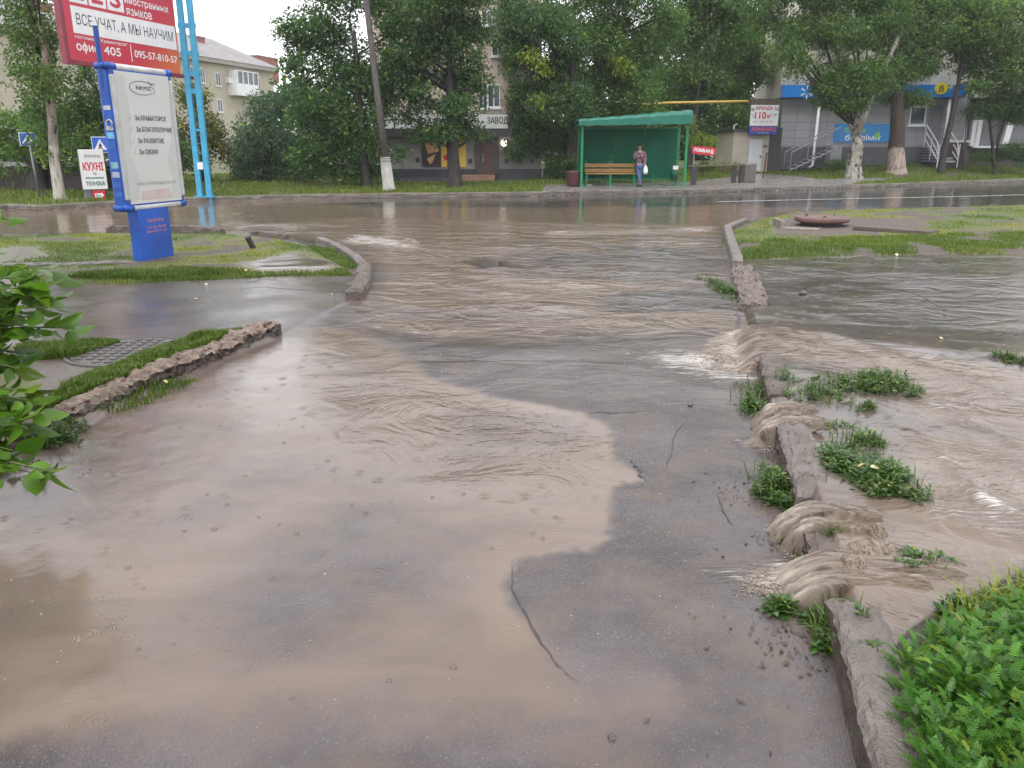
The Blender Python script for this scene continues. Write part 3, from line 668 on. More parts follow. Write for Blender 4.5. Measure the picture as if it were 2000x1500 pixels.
B.text('lettering', 'ооис', (wr[0]+.02, wr[1]-hb*.63, wr[0]+Lw*.2, wr[1]-hb*.38), white, bb, .004, .05); m = MB(); qx = wr[0]+.02+(Lw*.2-.02)*.385; B.slab(m, (qx-.014, wr[1]-hb*.73, qx+.014, wr[1]-hb*.29), 0, .0062); m.build('lettering', white, bb); B.text('lettering', '405', (wr[0]+Lw*.245, wr[1]-hb*.64, wr[0]+Lw*.4, wr[1]-hb*.32), white, bb, .004, .03)
B.text('lettering', '095-57-810-57', (wr[0]+Lw*.535, wr[1]-hb*.58, wr[0]+Lw*.99, wr[1]-hb*.29), white, bb, .004, .03)
m = MB(); B.slab(m, (wr[0]+Lw*.5, wr[1]-hb*.78, wr[0]+Lw*.507, wr[1]-hb*.1), 0, .004); m.build('divider', white, bb)
B.text('lettering', 'языков', (wr[0]+Lw*.505, wr[3]+hb*.08, wr[0]+Lw*.76, wr[3]+hb*.36), white, bb, .004, .025)
B.text('lettering', 'иностранных', (wr[0]+Lw*.5, wr[3]+hb*.46, wr[0]+Lw*.95, wr[3]+hb*.76), white, bb, .004, .025)
for k, ch in enumerate('ELS'):
    a0 = wr[0]+Lw*(.0+.166*k); m = MB(); B.slab(m, (a0, wr[3]+hb*.13, a0+Lw*.152, wr[3]+hb*1.1), 0, .005); tl = m.build('letter_tile', white, bb)
    B.text('lettering', ch, (a0+Lw*.03, wr[3]+hb*.28, a0+Lw*.122, wr[3]+hb*.98), redbb, tl, .007, .05)

# ---- pedestrian crossing signs
def crossing(px, pyb, x0, y0, x1, y1, deg, lab):
    g0 = gp(px, pyb); r = thing('crossing_sign', lab, 'road sign', g0, 'pedestrian crossing signs'); c0 = W(x0, y1, g0.y); c1 = W(x1, y1, g0.y); tz = W((x0+x1)/2, y0, g0.y).z
    S = Face(Vector(((c0.x+c1.x)/2, g0.y-.05, c0.z))-adir(deg)*(c1-c0).length/2/math.sin(R(deg))*1, adir(deg)); Lx = (c1-c0).length/math.sin(R(deg)); H = tz-c0.z
    m = MB(); m.tube([g0-Vector((0, 0, .2)), Vector(((c0.x+c1.x)/2, g0.y, tz-.05))], .035, 8); m.build('post', steel, r, smooth=True)
    m = MB(); S.slab(m, (0, 0, Lx, H), -.02, 0); pl_ = m.build('plate', white, r, bevel=.01)
    m = MB(); S.slab(m, (.04*Lx, .04*H, .96*Lx, .96*H), 0, .004); m.build('blue_field', M('sign_blue', (.02, .13, .55), (.015, .10, .46), 3, .3), pl_)
    m = MB(); m.prism([(.12*Lx, .2*H), (.88*Lx, .2*H), (.5*Lx, .86*H)], S.O, S.X, S.Z, S.N, .004, .007); m.build('triangle', white, pl_)
    m = MB()
    def bar(p, q, w):
        p = S.P(p[0]*Lx, p[1]*H, .009); q = S.P(q[0]*Lx, q[1]*H, .009); m.tube([p, q], w*Lx, 6)
    bar((.5, .58), (.5, .42), .045); bar((.5, .42), (.38, .24), .035); bar((.5, .42), (.62, .26), .035); bar((.5, .55), (.40, .42), .025); bar((.5, .55), (.6, .44), .025); bar((.5, .64), (.5, .67), .04)
    for k in range(4): bar((.25+.14*k, .22), (.3+.14*k, .22), .02)
    m.build('walker', black, pl_)
crossing(78, 388, 46, 259, 71, 285, 60, 'blue crossing sign on a thin post left of the whitewashed poplar')
crossing(207, 388, 187, 267, 212, 299, 60, 'blue crossing sign half hidden behind the lightbox')

# ---- kitchen shop board with an arrow plate
k0 = gp(178, 392); kd = thing('advert_board', 'white kitchen advert board with red lettering between poplar and lightbox', 'sign', k0)
K = Face(Vector((W(158, 392, k0.y).x, k0.y, k0.z)), adir(58))
kr = K.rect(158, 292, 206, 370)
m = MB(); K.slab(m, kr, -.35, 0); m.build('box', M('board_white', (.70, .70, .69), (.62, .62, .6), 3, .4), kd, bevel=.01)
kw, kh = kr[2]-kr[0], kr[3]-kr[1]; kp = lambda a, b, c, d: (kr[0]+kw*a, kr[1]+kh*b, kr[0]+kw*c, kr[1]+kh*d)
K.text('lettering', 'domino', kp(.2, .80, .86, .90), greenp, kd, .004, .01); K.text('lettering', 'КУХНІ', kp(.1, .48, .92, .68), red, kd, .004, .04)
K.text('lettering', 'та', kp(.45, .37, .6, .42), black, kd, .004, .02); K.text('lettering', 'вбудована', kp(.14, .26, .88, .32), greenp, kd, .004, .05); K.text('lettering', 'ТЕХНІКА', kp(.12, .10, .9, .20), greenp, kd, .004, .05)
m = MB(); ar = K.rect(182, 372, 206, 391); K.slab(m, ar, -.05, .0); ap = m.build('arrow_plate', red, kd)
aw, ah = ar[2]-ar[0], ar[3]-ar[1]
m = MB(); m.prism([(ar[0]+aw*x, ar[1]+ah*y) for x, y in ((.15, .3), (.68, .3), (.68, .2), (.9, .5), (.68, .8), (.68, .7), (.15, .7))], K.O, K.X, K.Z, K.N, 0, .004); m.build('arrow', white, ap)
K.text('lettering', '55 м', (ar[0]+aw*.2, ar[1]+ah*.38, ar[0]+aw*.64, ar[1]+ah*.62), black, ap, .006, .03)
m = MB(); m.box(K.P(kr[0]+kw*.25, kr[1]/2, -.2), (.3, .2, kr[1]+.1), X=K.X, Y=K.N); m.build('leg', steel, kd)

# ---- leaning utility pole with a whitewashed concrete foot
u0 = gp(760, 373); up_ = thing('utility_pole', 'tall leaning dark wooden pole on a whitewashed concrete foot', 'pole', u0)
u1 = W(715, 0, u0.y); dv = (u1-u0)
ps = [u0+dv*f for f in (-.03, .185)]; m = MB(); m.tube(ps, [.21, .17], 4); m.build('concrete_foot', M('whitewash', (.55, .53, .5), (.42, .4, .37), 4, .6, .3), up_)
m = MB(); m.tube([u0+dv*f for f in (.15, .5, 1.0, 1.55)], [.115, .105, .095, .085], 10); m.build('shaft', barkmat('pole_wood', (.085, .07, .068), (.12, .10, .095)), up_, smooth=True)
m = MB()
for f in (.165, .178): m.tube([u0+dv*f+Vector((.19*math.cos(q), .19*math.sin(q), 0)) for q in np.linspace(0, 6.28, 13)], .012, 5)
m.build('wire_tie', darkm, up_)

# ---- bus shelter
sg = PW([(1133, 365)], .14)[0]; YS = sg[1]
FS = Face((0, YS, 0.0), (1, 0, 0)); FS.N = Vector((0, -1, 0))
xL, xR = W(1135, 365, YS).x, W(1336, 365, YS).x; zg = ground_z((xL+xR)/2, YS)
green = M('shelter_green', (.008, .22, .08), (.006, .17, .06), 4, .35); dkgreen = M('shelter_panel', (.001, .115, .055), (.001, .088, .045), 1.5, .62, spec=.25)
rfm = M('shelter_roof', (.005, .15, .10), (.004, .11, .075), 3, .42)
sh = thing('bus_shelter', 'green bus shelter with a sloping roof lip across the road', 'bus shelter', Vector(((xL+xR)/2, YS, zg)))
zf = W(1135, 242, YS).z; zr = W(1338, 234, YS).z; dep = 1.5
for x, zt in ((xL, zf), (xR, zr)):
    for y in (0, dep):
        m = MB(); m.box((x, YS+y, (zg+zt)/2), (.09, .09, zt-zg)); m.build('post', green, sh, bevel=.008)
for x in (xL+(xR-xL)*.28, xL+(xR-xL)*.76):
    m = MB(); m.box((x, YS+dep-.05, zg+.2), (.05, .05, .5)); m.build('post', green, sh)
m = MB(); zb0 = W(1230, 350, YS+dep).z; zb1 = zf-.12
for k in range(3):
    a, b = xL+.05+(xR-xL-.1)*k/3, xL+.05+(xR-xL-.1)*(k+1)/3
    m.box(((a+b)/2, YS+dep, (zb0+zb1)/2), (b-a-.03, .05, zb1-zb0))
m.build('back_panel', dkgreen, sh)
m = MB(); m.box((xL, YS+dep/2, (zb0+zb1)/2), (.04, dep-.12, zb1-zb0)); m.build('side_panel', dkgreen, sh)
m = MB()
for z in (zb0, zb1): m.box(((xL+xR)/2, YS+dep-.04, z), (xR-xL-.1, .05, .05))
m.build('rail', green, sh)
prof = [(-.30, -.14), (-.37, -.12), (-.37, .14), (-.33, .22), (-.1, .27), (.6, .22), (dep+.25, .10), (dep+.25, .04), (.6, .15), (-.1, .19), (-.30, .0)]
e0, e1 = W(1129, 240, YS).x, W(1349, 230, YS).x; m = MB(); nP = len(prof); NS = 28; Vv = []
for i in range(NS+1):
    x = e0+(e1-e0)*i/NS; zz = zf+(zr-zf)*i/NS; sc_ = .6+.65*i/NS
    Vv += [(x, YS+a, zz+(b*sc_ if a < .3 else b*.8)+.012*math.sin(i*1.7)) for a, b in prof]
m.add(Vv, [(i*nP+k, i*nP+(k+1) % nP, (i+1)*nP+(k+1) % nP, (i+1)*nP+k) for i in range(NS) for k in range(nP)]+[tuple(range(nP)), tuple(NS*nP+k for k in range(nP))[::-1]])
m.build('roof', rfm, sh)
bx0, bx1 = W(1142, 350, YS+.8).x, W(1240, 350, YS+.8).x; YB = YS+.8
bn_ = thing('bench', 'wooden slatted bench with green legs inside the bus shelter', 'bench', Vector(((bx0+bx1)/2, YB, zg)))
slat = M('bench_wood', (.42, .24, .07), (.33, .18, .05), 7, .4, stretch=(.3, 1, 1))
for py, nm in ((323, 'back_slat'), (333, 'back_slat')):
    m = MB(); m.box(((bx0+bx1)/2, YB+.2, W(1190, py, YB+.2).z), (bx1-bx0, .04, .14)); m.build(nm, slat, bn_, bevel=.006)
for k in range(3):
    m = MB(); m.box(((bx0+bx1)/2, YB-.2+.14*k, zg+.46), (bx1-bx0, .11, .04)); m.build('seat_slat', slat, bn_, bevel=.006)
for f in (.03, .5, .97):
    x = bx0+(bx1-bx0)*f; m = MB(); m.box((x, YB-.2, zg+.21), (.05, .05, .46)); m.box((x, YB+.24, zg+.45), (.05, .05, .95)); m.box((x, YB, zg+.42), (.045, .44, .04)); m.build('leg', green, bn_)
tbx = gp(1304, 359)
tr = thing('litter_bin', 'small green litter bin with a white label inside the bus shelter', 'litter bin', Vector((tbx.x, YS+.9, zg)))
m = MB(); m.lathe((tbx.x, YS+.9, zg+.22), [(0, 0), (.13, 0), (.17, .38), (.15, .4), (.14, .36), (0, .06)], 16); m.build('bucket', M('bin_green', (.004, .10, .05), (.004, .08, .04), 5, .35), tr, smooth=True)
m = MB(); m.tube([(tbx.x-.22, YS+.9, zg), (tbx.x-.22, YS+.9, zg+.2), (tbx.x+.22, YS+.9, zg+.2), (tbx.x+.22, YS+.9, zg)], .015, 6); m.tube([(tbx.x, YS+.9, zg), (tbx.x, YS+.9, zg+.25)], .02, 6); m.build('stand', green, tr)
m = MB(); m.box((tbx.x, YS+.72, zg+.68), (.2, .02, .14)); m.build('label_plate', white, tr)
# maroon bin left of the shelter
mg = gp(1120, 364); r = thing('rubbish_urn', 'maroon concrete urn beside the left post of the bus shelter', 'litter bin', mg)
m = MB(); m.lathe(tuple(mg), [(.0, 0), (.25, 0), (.27, .1), (.31, .5), (.33, .56), (.28, .56), (.26, .2), (0, .2)], 14); m.build('body', M('maroon', (.09, .03, .03), (.06, .02, .025), 6, .45), r, smooth=True)

# ---- arrow sign for the pawnshop
lg = gp(1353, 348); r = thing('arrow_sign', 'small red pawnshop arrow sign on a stake right of the bus shelter', 'sign', lg)
L_ = Face(Vector((W(1352, 300, lg.y).x, lg.y, W(1352, 300, lg.y).z)), (1, 0, 0), (0, 0, 1)); L_.N = Vector((0, -1, 0)); a1 = L_.st(1399, 297)
m = MB(); m.prism([(0, 0), (a1[0]*.9, -.10), (a1[0], .12), (a1[0]*.9, .26), (0, .33)], L_.O, L_.X, L_.Z, L_.N, -.03, 0); pl_ = m.build('plate', red, r)
L_.X = Vector((1, 0, -.12)).normalized(); L_.text('lettering', 'ЛОМБАРД', (.06, .09, a1[0]*.88, .26), white, pl_, .006, .05)
m = MB(); m.box((lg.x, lg.y+.05, lg.z+.6), (.05, .05, 1.4)); m.build('stake', steel, r)

# ---- low railing and concrete bin
h0, h1 = gp(1354, 362), gp(1432, 357); r = thing('low_railing', 'low dark railing with a mossy top board right of the bus shelter', 'railing', h0)
zz = .72
m = MB(); a = Vector((gp(1342, 362).x, h0.y, h0.z+zz)); b = Vector((gp(1448, 357).x, h1.y, h1.z+zz)); m.box((a+b)/2, ((b-a).length, .22, .05), X=(b-a).normalized(), Y=Vector((0, 1, 0))); m.build('top_board', M('mossy_board', (.10, .12, .05), (.07, .085, .04), 5, .45), r)
for p in (h0, h1): m = MB(); m.box(p+Vector((0, 0, zz/2-.05)), (.2, .14, zz)); m.build('post', darkm, r)
cb = gp(1458, 356); r = thing('planter', 'grey concrete tub planter at the end of the low railing', 'planter', cb)
m = MB(); m.lathe(tuple(cb-Vector((0, 0, .05))), [(0, 0), (.33, 0), (.36, .1), (.36, .75), (.33, .8), (.27, .78), (.25, .6), (0, .6)], 12); m.build('tub', M('tub_concrete', (.12, .105, .095), (.085, .075, .07), 6, .4, .4), r, smooth=False)
sk = gp(1491, 347); m = MB(); m.tube([sk, sk+Vector((.06, 0, 1.1))], .04, 6); o = m.build('stake', M('rust', (.09, .045, .03), (.06, .035, .025), 8, .6)); tag(o, 'thin rusty stake standing before the white kiosk door', 'stake')

# ---- windows on a wall
def window(Fc, r, root, n=2, sill=True, tr=None):
    a0, b0, a1, b1 = r; w = a1-a0; fw = min(.09, w*.08); m = MB()
    for q in ((a0, b0, a1, b0+fw), (a0, b1-fw, a1, b1)): Fc.slab(m, q, .0, .06)
    for k in range(n+1):
        c = a0+fw/2+(w-fw)*k/n; Fc.slab(m, (c-fw/2, b0+fw, c+fw/2, b1-fw), 0, .058)
    f = m.build('window', upvc, root)
    m = MB(); Fc.slab(m, (a0+fw*.5, b0+fw*.5, a1-fw*.5, b1-fw*.5), -.01, .02); m.build('pane', glass, f)
    if sill: m = MB(); Fc.slab(m, (a0-.06, b0-.07, a1+.06, b0-.005), 0, .12); m.build('sill', upvc, f)
    return f
def wallbox(Fc, r, depth, mat, name, root):
    m = MB(); Fc.slab(m, r, -depth, 0); return m.build(name, mat, root)

# ---- three storey block on the left, running away from the viewer
A0 = Vector((-37.5, 62, .3)); A1 = A0+adir(16.4)*38
ab = thing('apartment_block', 'pale three storey apartment block with red brick chimneys behind the billboard', 'building', A0)
AF = Face(A0, adir(16.4)); eav = AF.st(470, 125)[1]; aL = 36.5
plast = M('old_plaster', (.47, .42, .33), (.38, .335, .26), .5, .7, .2)
wallbox(AF, (-6, -.4, aL, eav), 11, plast, 'wall', ab)
m = MB(); rf = [(-6.5, .55), (aL+.5, .55)]
V_ = [AF.P(-6.6, eav+.05, .7), AF.P(aL+.6, eav+.05, .7), AF.P(aL+.6, eav+.05, -11.7), AF.P(-6.6, eav+.05, -11.7), AF.P(-6.6, eav+3.0, -5.5), AF.P(aL-3, eav+3.0, -5.5)]
m.add(V_, [(0, 1, 5, 4), (2, 3, 4, 5), (1, 2, 5), (3, 0, 4), (0, 3, 2, 1)]); ro = m.build('roof', M('slate_sheets', (.27, .25, .24), (.20, .185, .18), .8, .6, .3), ab)
m = MB(); AF.slab(m, (-6.6, eav-.35, aL+.55, eav+.04), -.0, .62); m.build('cornice', M('cornice', (.33, .3, .27), (.26, .24, .22), 2, .6), ab)
brk = M('chimney_brick', (.30, .11, .075), (.22, .08, .055), 3, .7, .4)
for x0, y0, x1, y1, dd in ((73, 8, 106, 60, -4), (388, 74, 402, 118, -3.5), (505, 113, 544, 160, -6)):
    Fc = Face(AF.P(0, 0, dd), AF.X); rc = Fc.rect(x0, y0, x1, y1); m = MB(); Fc.slab(m, rc, -1.1, 0); ch = m.build('chimney', brk, ro)
    m = MB(); Fc.slab(m, (rc[0]-.08, rc[3], rc[2]+.08, rc[3]+.12), -1.2, .08); m.build('cap', M('cap', (.25, .2, .18), (.2, .16, .14), 3, .6), ch)
for b in ((370, 130, 383, 150), (391, 133, 399, 162), (420, 142, 430, 168), (424, 194, 434, 219), (372, 190, 384, 216), (500, 150, 508, 176), (503, 210, 511, 232)):
    window(AF, AF.rect(*b), ab)
rb = AF.rect(446, 165, 488, 188); bw_ = AF.rect(446, 140, 488, 165)
m = MB(); AF.slab(m, rb, 0.0, 1.1); bl = m.build('balcony', upvc, ab)
m = MB(); a0, b0, a1, b1 = bw_; AF.slab(m, (a0, b1-.1, a1, b1), .02, 1.1); AF.slab(m, (a0, b0, a0+.12, b1-.1), .02, 1.09)
for k in range(5): c = a0+(a1-a0-.14)*k/4; AF.slab(m, (c, b0, c+.14, b1-.1), 1.0, 1.1)
m.build('balcony_frame', upvc, bl); m = MB(); AF.slab(m, (a0+.12, b0, a1-.02, b1-.1), .9, 1.02); m.build('pane', glass, bl)
m = MB(); r_ = AF.rect(440, 152, 447, 163); AF.slab(m, r_, 0, .45); m.build('air_conditioner', upvc, ab)
m = MB(); AF.slab(m, AF.rect(440, 320, 448, 336), 0, .1); m.build('door', upvc, ab)
# white garden wall far left
w0 = gp(0, 372); ww = thing('white_wall', 'long low white wall with a dark base behind the poplar at far left', 'wall', w0)
WF = Face(w0+Vector((-14, 0, 0)), (1, 0, 0)); WF.N = Vector((0, -1, 0)); wx = W(205, 360, w0.y).x-WF.O.x; zt = W(60, 316, w0.y).z-w0.z
wallbox(WF, (0, .75, wx, zt), 5, M('wall_white', (.55, .56, .58), (.48, .49, .5), 1.2, .6, .1), 'wall', ww)
wallbox(WF, (0, -.4, wx, .75), 4.96, M('wall_base', (.05, .035, .03), (.035, .03, .03), 3, .6), 'plinth', ww)

# ---- tall beige block behind the trees with a shop on the ground floor
g2 = gp(900, 348); Y2 = g2.y; P2 = Vector((W(735, 340, Y2).x, Y2, g2.z)); x2 = W(1056, 340, Y2).x-P2.x
BF = Face(P2, (1, 0, 0)); BF.N = Vector((0, -1, 0))
bd = thing('beige_block', 'tall beige tiled block with a dark shopfront behind the middle trees', 'building', P2)
m, t, bs = newmat('beige_tiles'); v = coords(t); bk = N(t, 'ShaderNodeTexBrick'); mp = N(t, 'ShaderNodeMapping'); mp.inputs['Rotation'].default_value = (R(90), 0, 0); t.links.new(v, mp.inputs[0]); t.links.new(mp.outputs[0], bk.inputs['Vector'])
bk.inputs['Scale'].default_value = 3.2; bk.inputs['Color1'].default_value = (.56, .46, .38, 1); bk.inputs['Color2'].default_value = (.50, .40, .33, 1); bk.inputs['Mortar'].default_value = (.36, .30, .26, 1); bk.inputs['Mortar Size'].default_value = .03
t.links.new(bk.outputs['Color'], bs.inputs['Base Color']); bs.inputs['Roughness'].default_value = .55
sgn = BF.rect(740, 221, 1056, 251); zsh = sgn[1]
wallbox(BF, (0, sgn[3], x2, 8.6), 12, m, 'wall', bd)
wallbox(BF, (-.02, BF.st(900, 330)[1], x2+.02, sgn[3]), 11.9, M('shop_wall', (.25, .235, .225), (.20, .19, .185), 1.5, .5, .1), 'shop_wall', bd)
wallbox(BF, (-.05, -.5, x2+.05, BF.st(900, 330)[1]), 11.8, M('shop_plinth', (.035, .035, .045), (.05, .05, .06), 3, .4), 'plinth', bd)
m = MB(); BF.slab(m, (.2, sgn[1], x2-1.4, sgn[3]-.05), 0, .22); sb2 = m.build('sign_band', M('sign_white', (.60, .60, .58), (.5, .5, .49), 2, .45), bd)
serif = M('sign_letters', (.03, .03, .03), (.05, .05, .05), 5, .5)
def brow(tx, x0, x1): r = BF.rect(x0, 229, x1, 244); BF.text('lettering', tx, r, serif, sb2, .224, .03)
brow('ПИВОВАРНЫЙ', 770, 900); brow('ЗАВОД', 952, 992)
m = MB(); BF.slab(m, (.1, sgn[1]-.35, x2-1.2, sgn[1]-.02), 0, .5); m.build('canopy', darkm, bd)
m = MB(); dr = BF.rect(928, 268, 975, 341); BF.slab(m, dr, .0, .12); dd = m.build('door_surround', M('surround', (.05, .04, .042), (.07, .055, .055), 4, .45), bd)
m = MB(); BF.slab(m, BF.rect(941, 274, 962, 340), .12, .16); d_ = m.build('door', M('door_brown', (.085, .04, .035), (.06, .03, .028), 4, .4), bd)
m = MB(); p = BF.P(*BF.st(944, 308), .19); m.box(p, (.06, .06, .3)); m.build('handle', steel, d_)
m = MB(); st_ = BF.rect(905, 341, 967, 350); BF.slab(m, (st_[0], -.2, st_[2], st_[3]), 0.05, 1.2); m.build('step', M('step_brick', (.33, .19, .13), (.25, .15, .10), 3, .5), bd)
for b in ((914, 310, 922, 319), (985, 310, 993, 319), (1010, 310, 1018, 319), (1035, 310, 1043, 319), (985, 284, 993, 292), (1010, 256, 1020, 264), (1035, 256, 1043, 264), (812, 308, 820, 317)):
    m = MB(); BF.slab(m, BF.rect(*b), 0, .03); m.build('square_inlay', darkm, bd)
yel = M('poster_yellow', (.65, .42, .07), (.55, .36, .06), 2, .4); ps_ = BF.rect(823, 262, 910, 326)
m = MB(); BF.slab(m, (BF.st(862, 300)[0], ps_[1], ps_[2], ps_[3]), 0, .03); py_ = m.build('poster', yel, bd)
m = MB(); BF.slab(m, (ps_[0], ps_[1], BF.st(861, 300)[0], ps_[3]), 0, .03); pk = m.build('dark_poster', M('poster_dark', (.03, .02, .022), (.05, .03, .03), 3, .4), bd)
m = MB(); pp = [BF.st(*q) for q in ((834, 310), (851, 300), (845, 316), (840, 321))]; m.prism(pp, BF.O, BF.X, BF.Z, BF.N, .03, .034); m.prism([BF.st(*q) for q in ((828, 278), (850, 276), (858, 296), (836, 300))], BF.O, BF.X, BF.Z, BF.N, .03, .034); m.build('print', M('poster_orange', (.6, .36, .18), (.5, .25, .1), 6, .4), pk)
m = MB(); m.prism([BF.st(*q) for q in ((866, 304), (874, 302), (876, 312), (868, 314))], BF.O, BF.X, BF.Z, BF.N, .03, .034); m.prism([BF.st(*q) for q in ((890, 278), (897, 276), (897, 290), (892, 288))], BF.O, BF.X, BF.Z, BF.N, .03, .034); m.build('print', red, py_)
lm, t, bs = newmat('lit_lamp'); bs.inputs['Emission Color'].default_value = (1, .9, .65, 1); bs.inputs['Emission Strength'].default_value = 2.6; bs.inputs['Base Color'].default_value = (.8, .75, .6, 1)
lp_ = BF.P(*BF.st(985, 279), .28); wl = thing('wall_lamp', 'lit round lamp on the dark shop wall right of the brown door', 'lamp', BF.P(*BF.st(985, 279), 0))
m = MB(); m.lathe(tuple(lp_), [(0, -.14)]+[(.14*math.sin(q), -.14*math.cos(q)) for q in np.linspace(.2, 2.9, 9)]+[(0, .14)], 14); m.build('globe', lm, wl, smooth=True)
m = MB(); m.box(lp_+Vector((0, .16, 0)), (.06, .26, .06)); m.build('bracket', darkm, wl)
for b in ((935, 160, 952, 212), (952, 165, 977, 210), (960, 75, 985, 110), (940, 20, 962, 50), (870, 150, 900, 205), (800, 150, 830, 205), (1000, 75, 1025, 118), (800, 60, 830, 112), (870, 60, 900, 112), (1010, 165, 1035, 210)):
    window(BF, BF.rect(*b), bd)

# ---- grey office with a blue fascia on the right
g3 = gp(1590, 331); Y3 = g3.y+.5; P3 = Vector((W(1517, 330, Y3).x, Y3, g3.z)); RF = Face(P3, (1, -.02, 0))
of = thing('grey_office', 'grey panelled ground floor office with a bright blue fascia behind the right trees', 'building', P3)
rr_ = lambda *b: RF.rect(*b)
fa = rr_(1524, 167, 1877, 191); xe = RF.st(1885, 250)[0]
m, t, bs = newmat('grey_panels'); v = coords(t); mp = N(t, 'ShaderNodeMapping'); mp.inputs['Rotation'].default_value = (R(90), 0, 0); t.links.new(v, mp.inputs[0])
bk = N(t, 'ShaderNodeTexBrick', offset=0.0); t.links.new(mp.outputs[0], bk.inputs['Vector']); bk.inputs['Scale'].default_value = .62; bk.inputs['Mortar Size'].default_value = .006; bk.inputs['Color1'].default_value = (.30, .30, .315, 1); bk.inputs['Color2'].default_value = (.265, .265, .28, 1); bk.inputs['Mortar'].default_value = (.10, .10, .11, 1)
t.links.new(bk.outputs['Color'], bs.inputs['Base Color']); bs.inputs['Roughness'].default_value = .4; gpan = m
plz = RF.st(1700, 287)[1]
wallbox(RF, (0, plz, xe, fa[1]), 5.0, gpan, 'wall', of)
wallbox(RF, (.1, -.5, xe, plz), 4.9, M('office_base', (.10, .10, .108), (.08, .08, .085), 2, .5), 'plinth', of)
cpl = M('upper_plaster', (.44, .41, .35), (.36, .33, .28), .8, .7, .15)
wallbox(RF, (RF.st(1529, 120)[0], fa[1]+.004, xe+8, 10.6), 5.0, cpl, 'upper_wall', of)
m = MB(); RF.slab(m, fa, 0, .5); fb = m.build('fascia', M('fascia_blue', (.005, .20, .62), (.005, .17, .54), 2, .3), of)
c = RF.st(1570, 181); m = MB()
for k in range(6):
    if k == 0: pass
    q = R(90+60*k); dx, dz = math.cos(q), math.sin(q); L0, L1, hw = .12, .34, .035
    m.prism([(c[0]+dx*L0-dz*hw*.6, c[1]+dz*L0+dx*hw*.6), (c[0]+dx*L0+dz*hw*.6, c[1]+dz*L0-dx*hw*.6), (c[0]+dx*L1+dz*hw, c[1]+dz*L1-dx*hw), (c[0]+dx*L1-dz*hw, c[1]+dz*L1+dx*hw)], RF.O, RF.X, RF.Z, RF.N, .5, .52)
m.build('star_emblem', white, fb); RF.text('lettering', 'київстар', rr_(1590, 175, 1690, 188), white, fb, .505, .02)
c = RF.st(1829, 174); m = MB(); m.prism([(c[0]+.34*math.cos(q), c[1]+.3*math.sin(q)) for q in np.linspace(0, 6.28, 20)[:-1]], RF.O, RF.X, RF.Z, RF.N, .5, .52)
m.prism([RF.st(*q) for q in ((1843, 172), (1850, 166), (1852, 170), (1846, 176))], RF.O, RF.X, RF.Z, RF.N, .5, .52); m.build('yellow_emblem', M('emblem_yellow', (.75, .62, .02), (.65, .5, .02), 3, .4), fb)
m = MB(); m.tube([RF.P(c[0]-.08, c[1]-.2, .53), RF.P(c[0]-.05, c[1]+.1, .53), RF.P(c[0]+.05, c[1]+.16, .53), RF.P(c[0]+.1, c[1]-.15, .53)], .03, 5); m.build('emblem_mark', black, fb)
m = MB(); br = rr_(1629, 242, 1739, 278); RF.slab(m, br, 0, .06); bnr = m.build('banner', M('banner_blue', (.015, .25, .62), (.012, .21, .55), 1.5, .35), of)
RF.text('lettering', 'без', rr_(1649, 248, 1690, 259), M('lime_print', (.25, .6, .1), (.2, .5, .1), 4, .4), bnr, .063, .04); RF.text('lettering', 'безліміт', rr_(1650, 263, 1720, 274), white, bnr, .063, .04)
m = MB(); m.prism([RF.st(*q) for q in ((1706, 264), (1716, 256), (1718, 266), (1712, 272))], RF.O, RF.X, RF.Z, RF.N, .06, .066); m.build('print', M('lime_print', (.25, .6, .1)), bnr)
window(RF, rr_(1776, 207, 1808, 245), of, 1)
m = MB(); RF.slab(m, rr_(1812, 205, 1838, 286), 0, .05); dd = m.build('door', M('door_grey', (.18, .18, .19), (.15, .15, .16), 3, .4), of)
for a, b, c_ in (((1597, 195), (1583, 322), (1574, 327)), ((1850, 186), (1839, 268), (1839, 270))):
    m = MB(); p0, p1, p2 = RF.P(*RF.st(*a), .35), RF.P(*RF.st(*b), .35), RF.P(*RF.st(*c_), .5); m.tube([p0, p1, p2], .075, 8); m.build('downpipe', upvc, of, smooth=True)
m = MB(); RF.slab(m, rr_(1612, 284, 1634, 320), .0, .7); m.build('pier', M('pier', (.36, .36, .37), (.3, .3, .31), 2, .5), of)
def stair(x0, x1, yb, yt, n, side):
    st = thing('stairs', 'grey metal stairs up to the %s' % side, 'stairs', RF.P(*RF.st((x0+x1)/2, yb), 1)); m = MB()
    return st, m
grail = M('grey_rail', (.34, .34, .36), (.27, .27, .29), 4, .4, metal=.3)
# left flight runs up along the wall to the right
s_a, s_b = RF.st(1520, 331), RF.st(1612, 287); lst = thing('stairs', 'grey metal stairs climbing rightwards along the office wall beside the white downpipe', 'stairs', RF.P(s_a[0], s_a[1], 1.2)); nS = 8
for k in range(nS):
    f = k/nS; a = s_a[0]+(s_b[0]-s_a[0])*f; z = s_a[1]+(s_b[1]-s_a[1])*(f+.06); m = MB(); RF.slab(m, (a, z, a+(s_b[0]-s_a[0])/nS+.06, z+.05), .9, 2.0); m.build('tread', grail, lst)
m = MB()
for d in (.9, 2.0):
    for hh_ in (.0, 1.0): m.tube([RF.P(s_a[0], s_a[1]+hh_*(.9), d), RF.P(s_b[0], s_b[1]+hh_, d)], .03, 6)
    for f in (0, .5, 1): a = s_a[0]+(s_b[0]-s_a[0])*f; z = s_a[1]+(s_b[1]-s_a[1])*f; m.tube([RF.P(a, z-.3, d), RF.P(a, z+.95, d)], .025, 6)
m.build('handrail', grail, lst)
s_a, s_b = RF.st(1797, 318), RF.st(1835, 285); rst = thing('stairs', 'short flight of grey steps with white handrails under the office door at right', 'stairs', RF.P(s_a[0], s_a[1], 1.5)); nS = 6
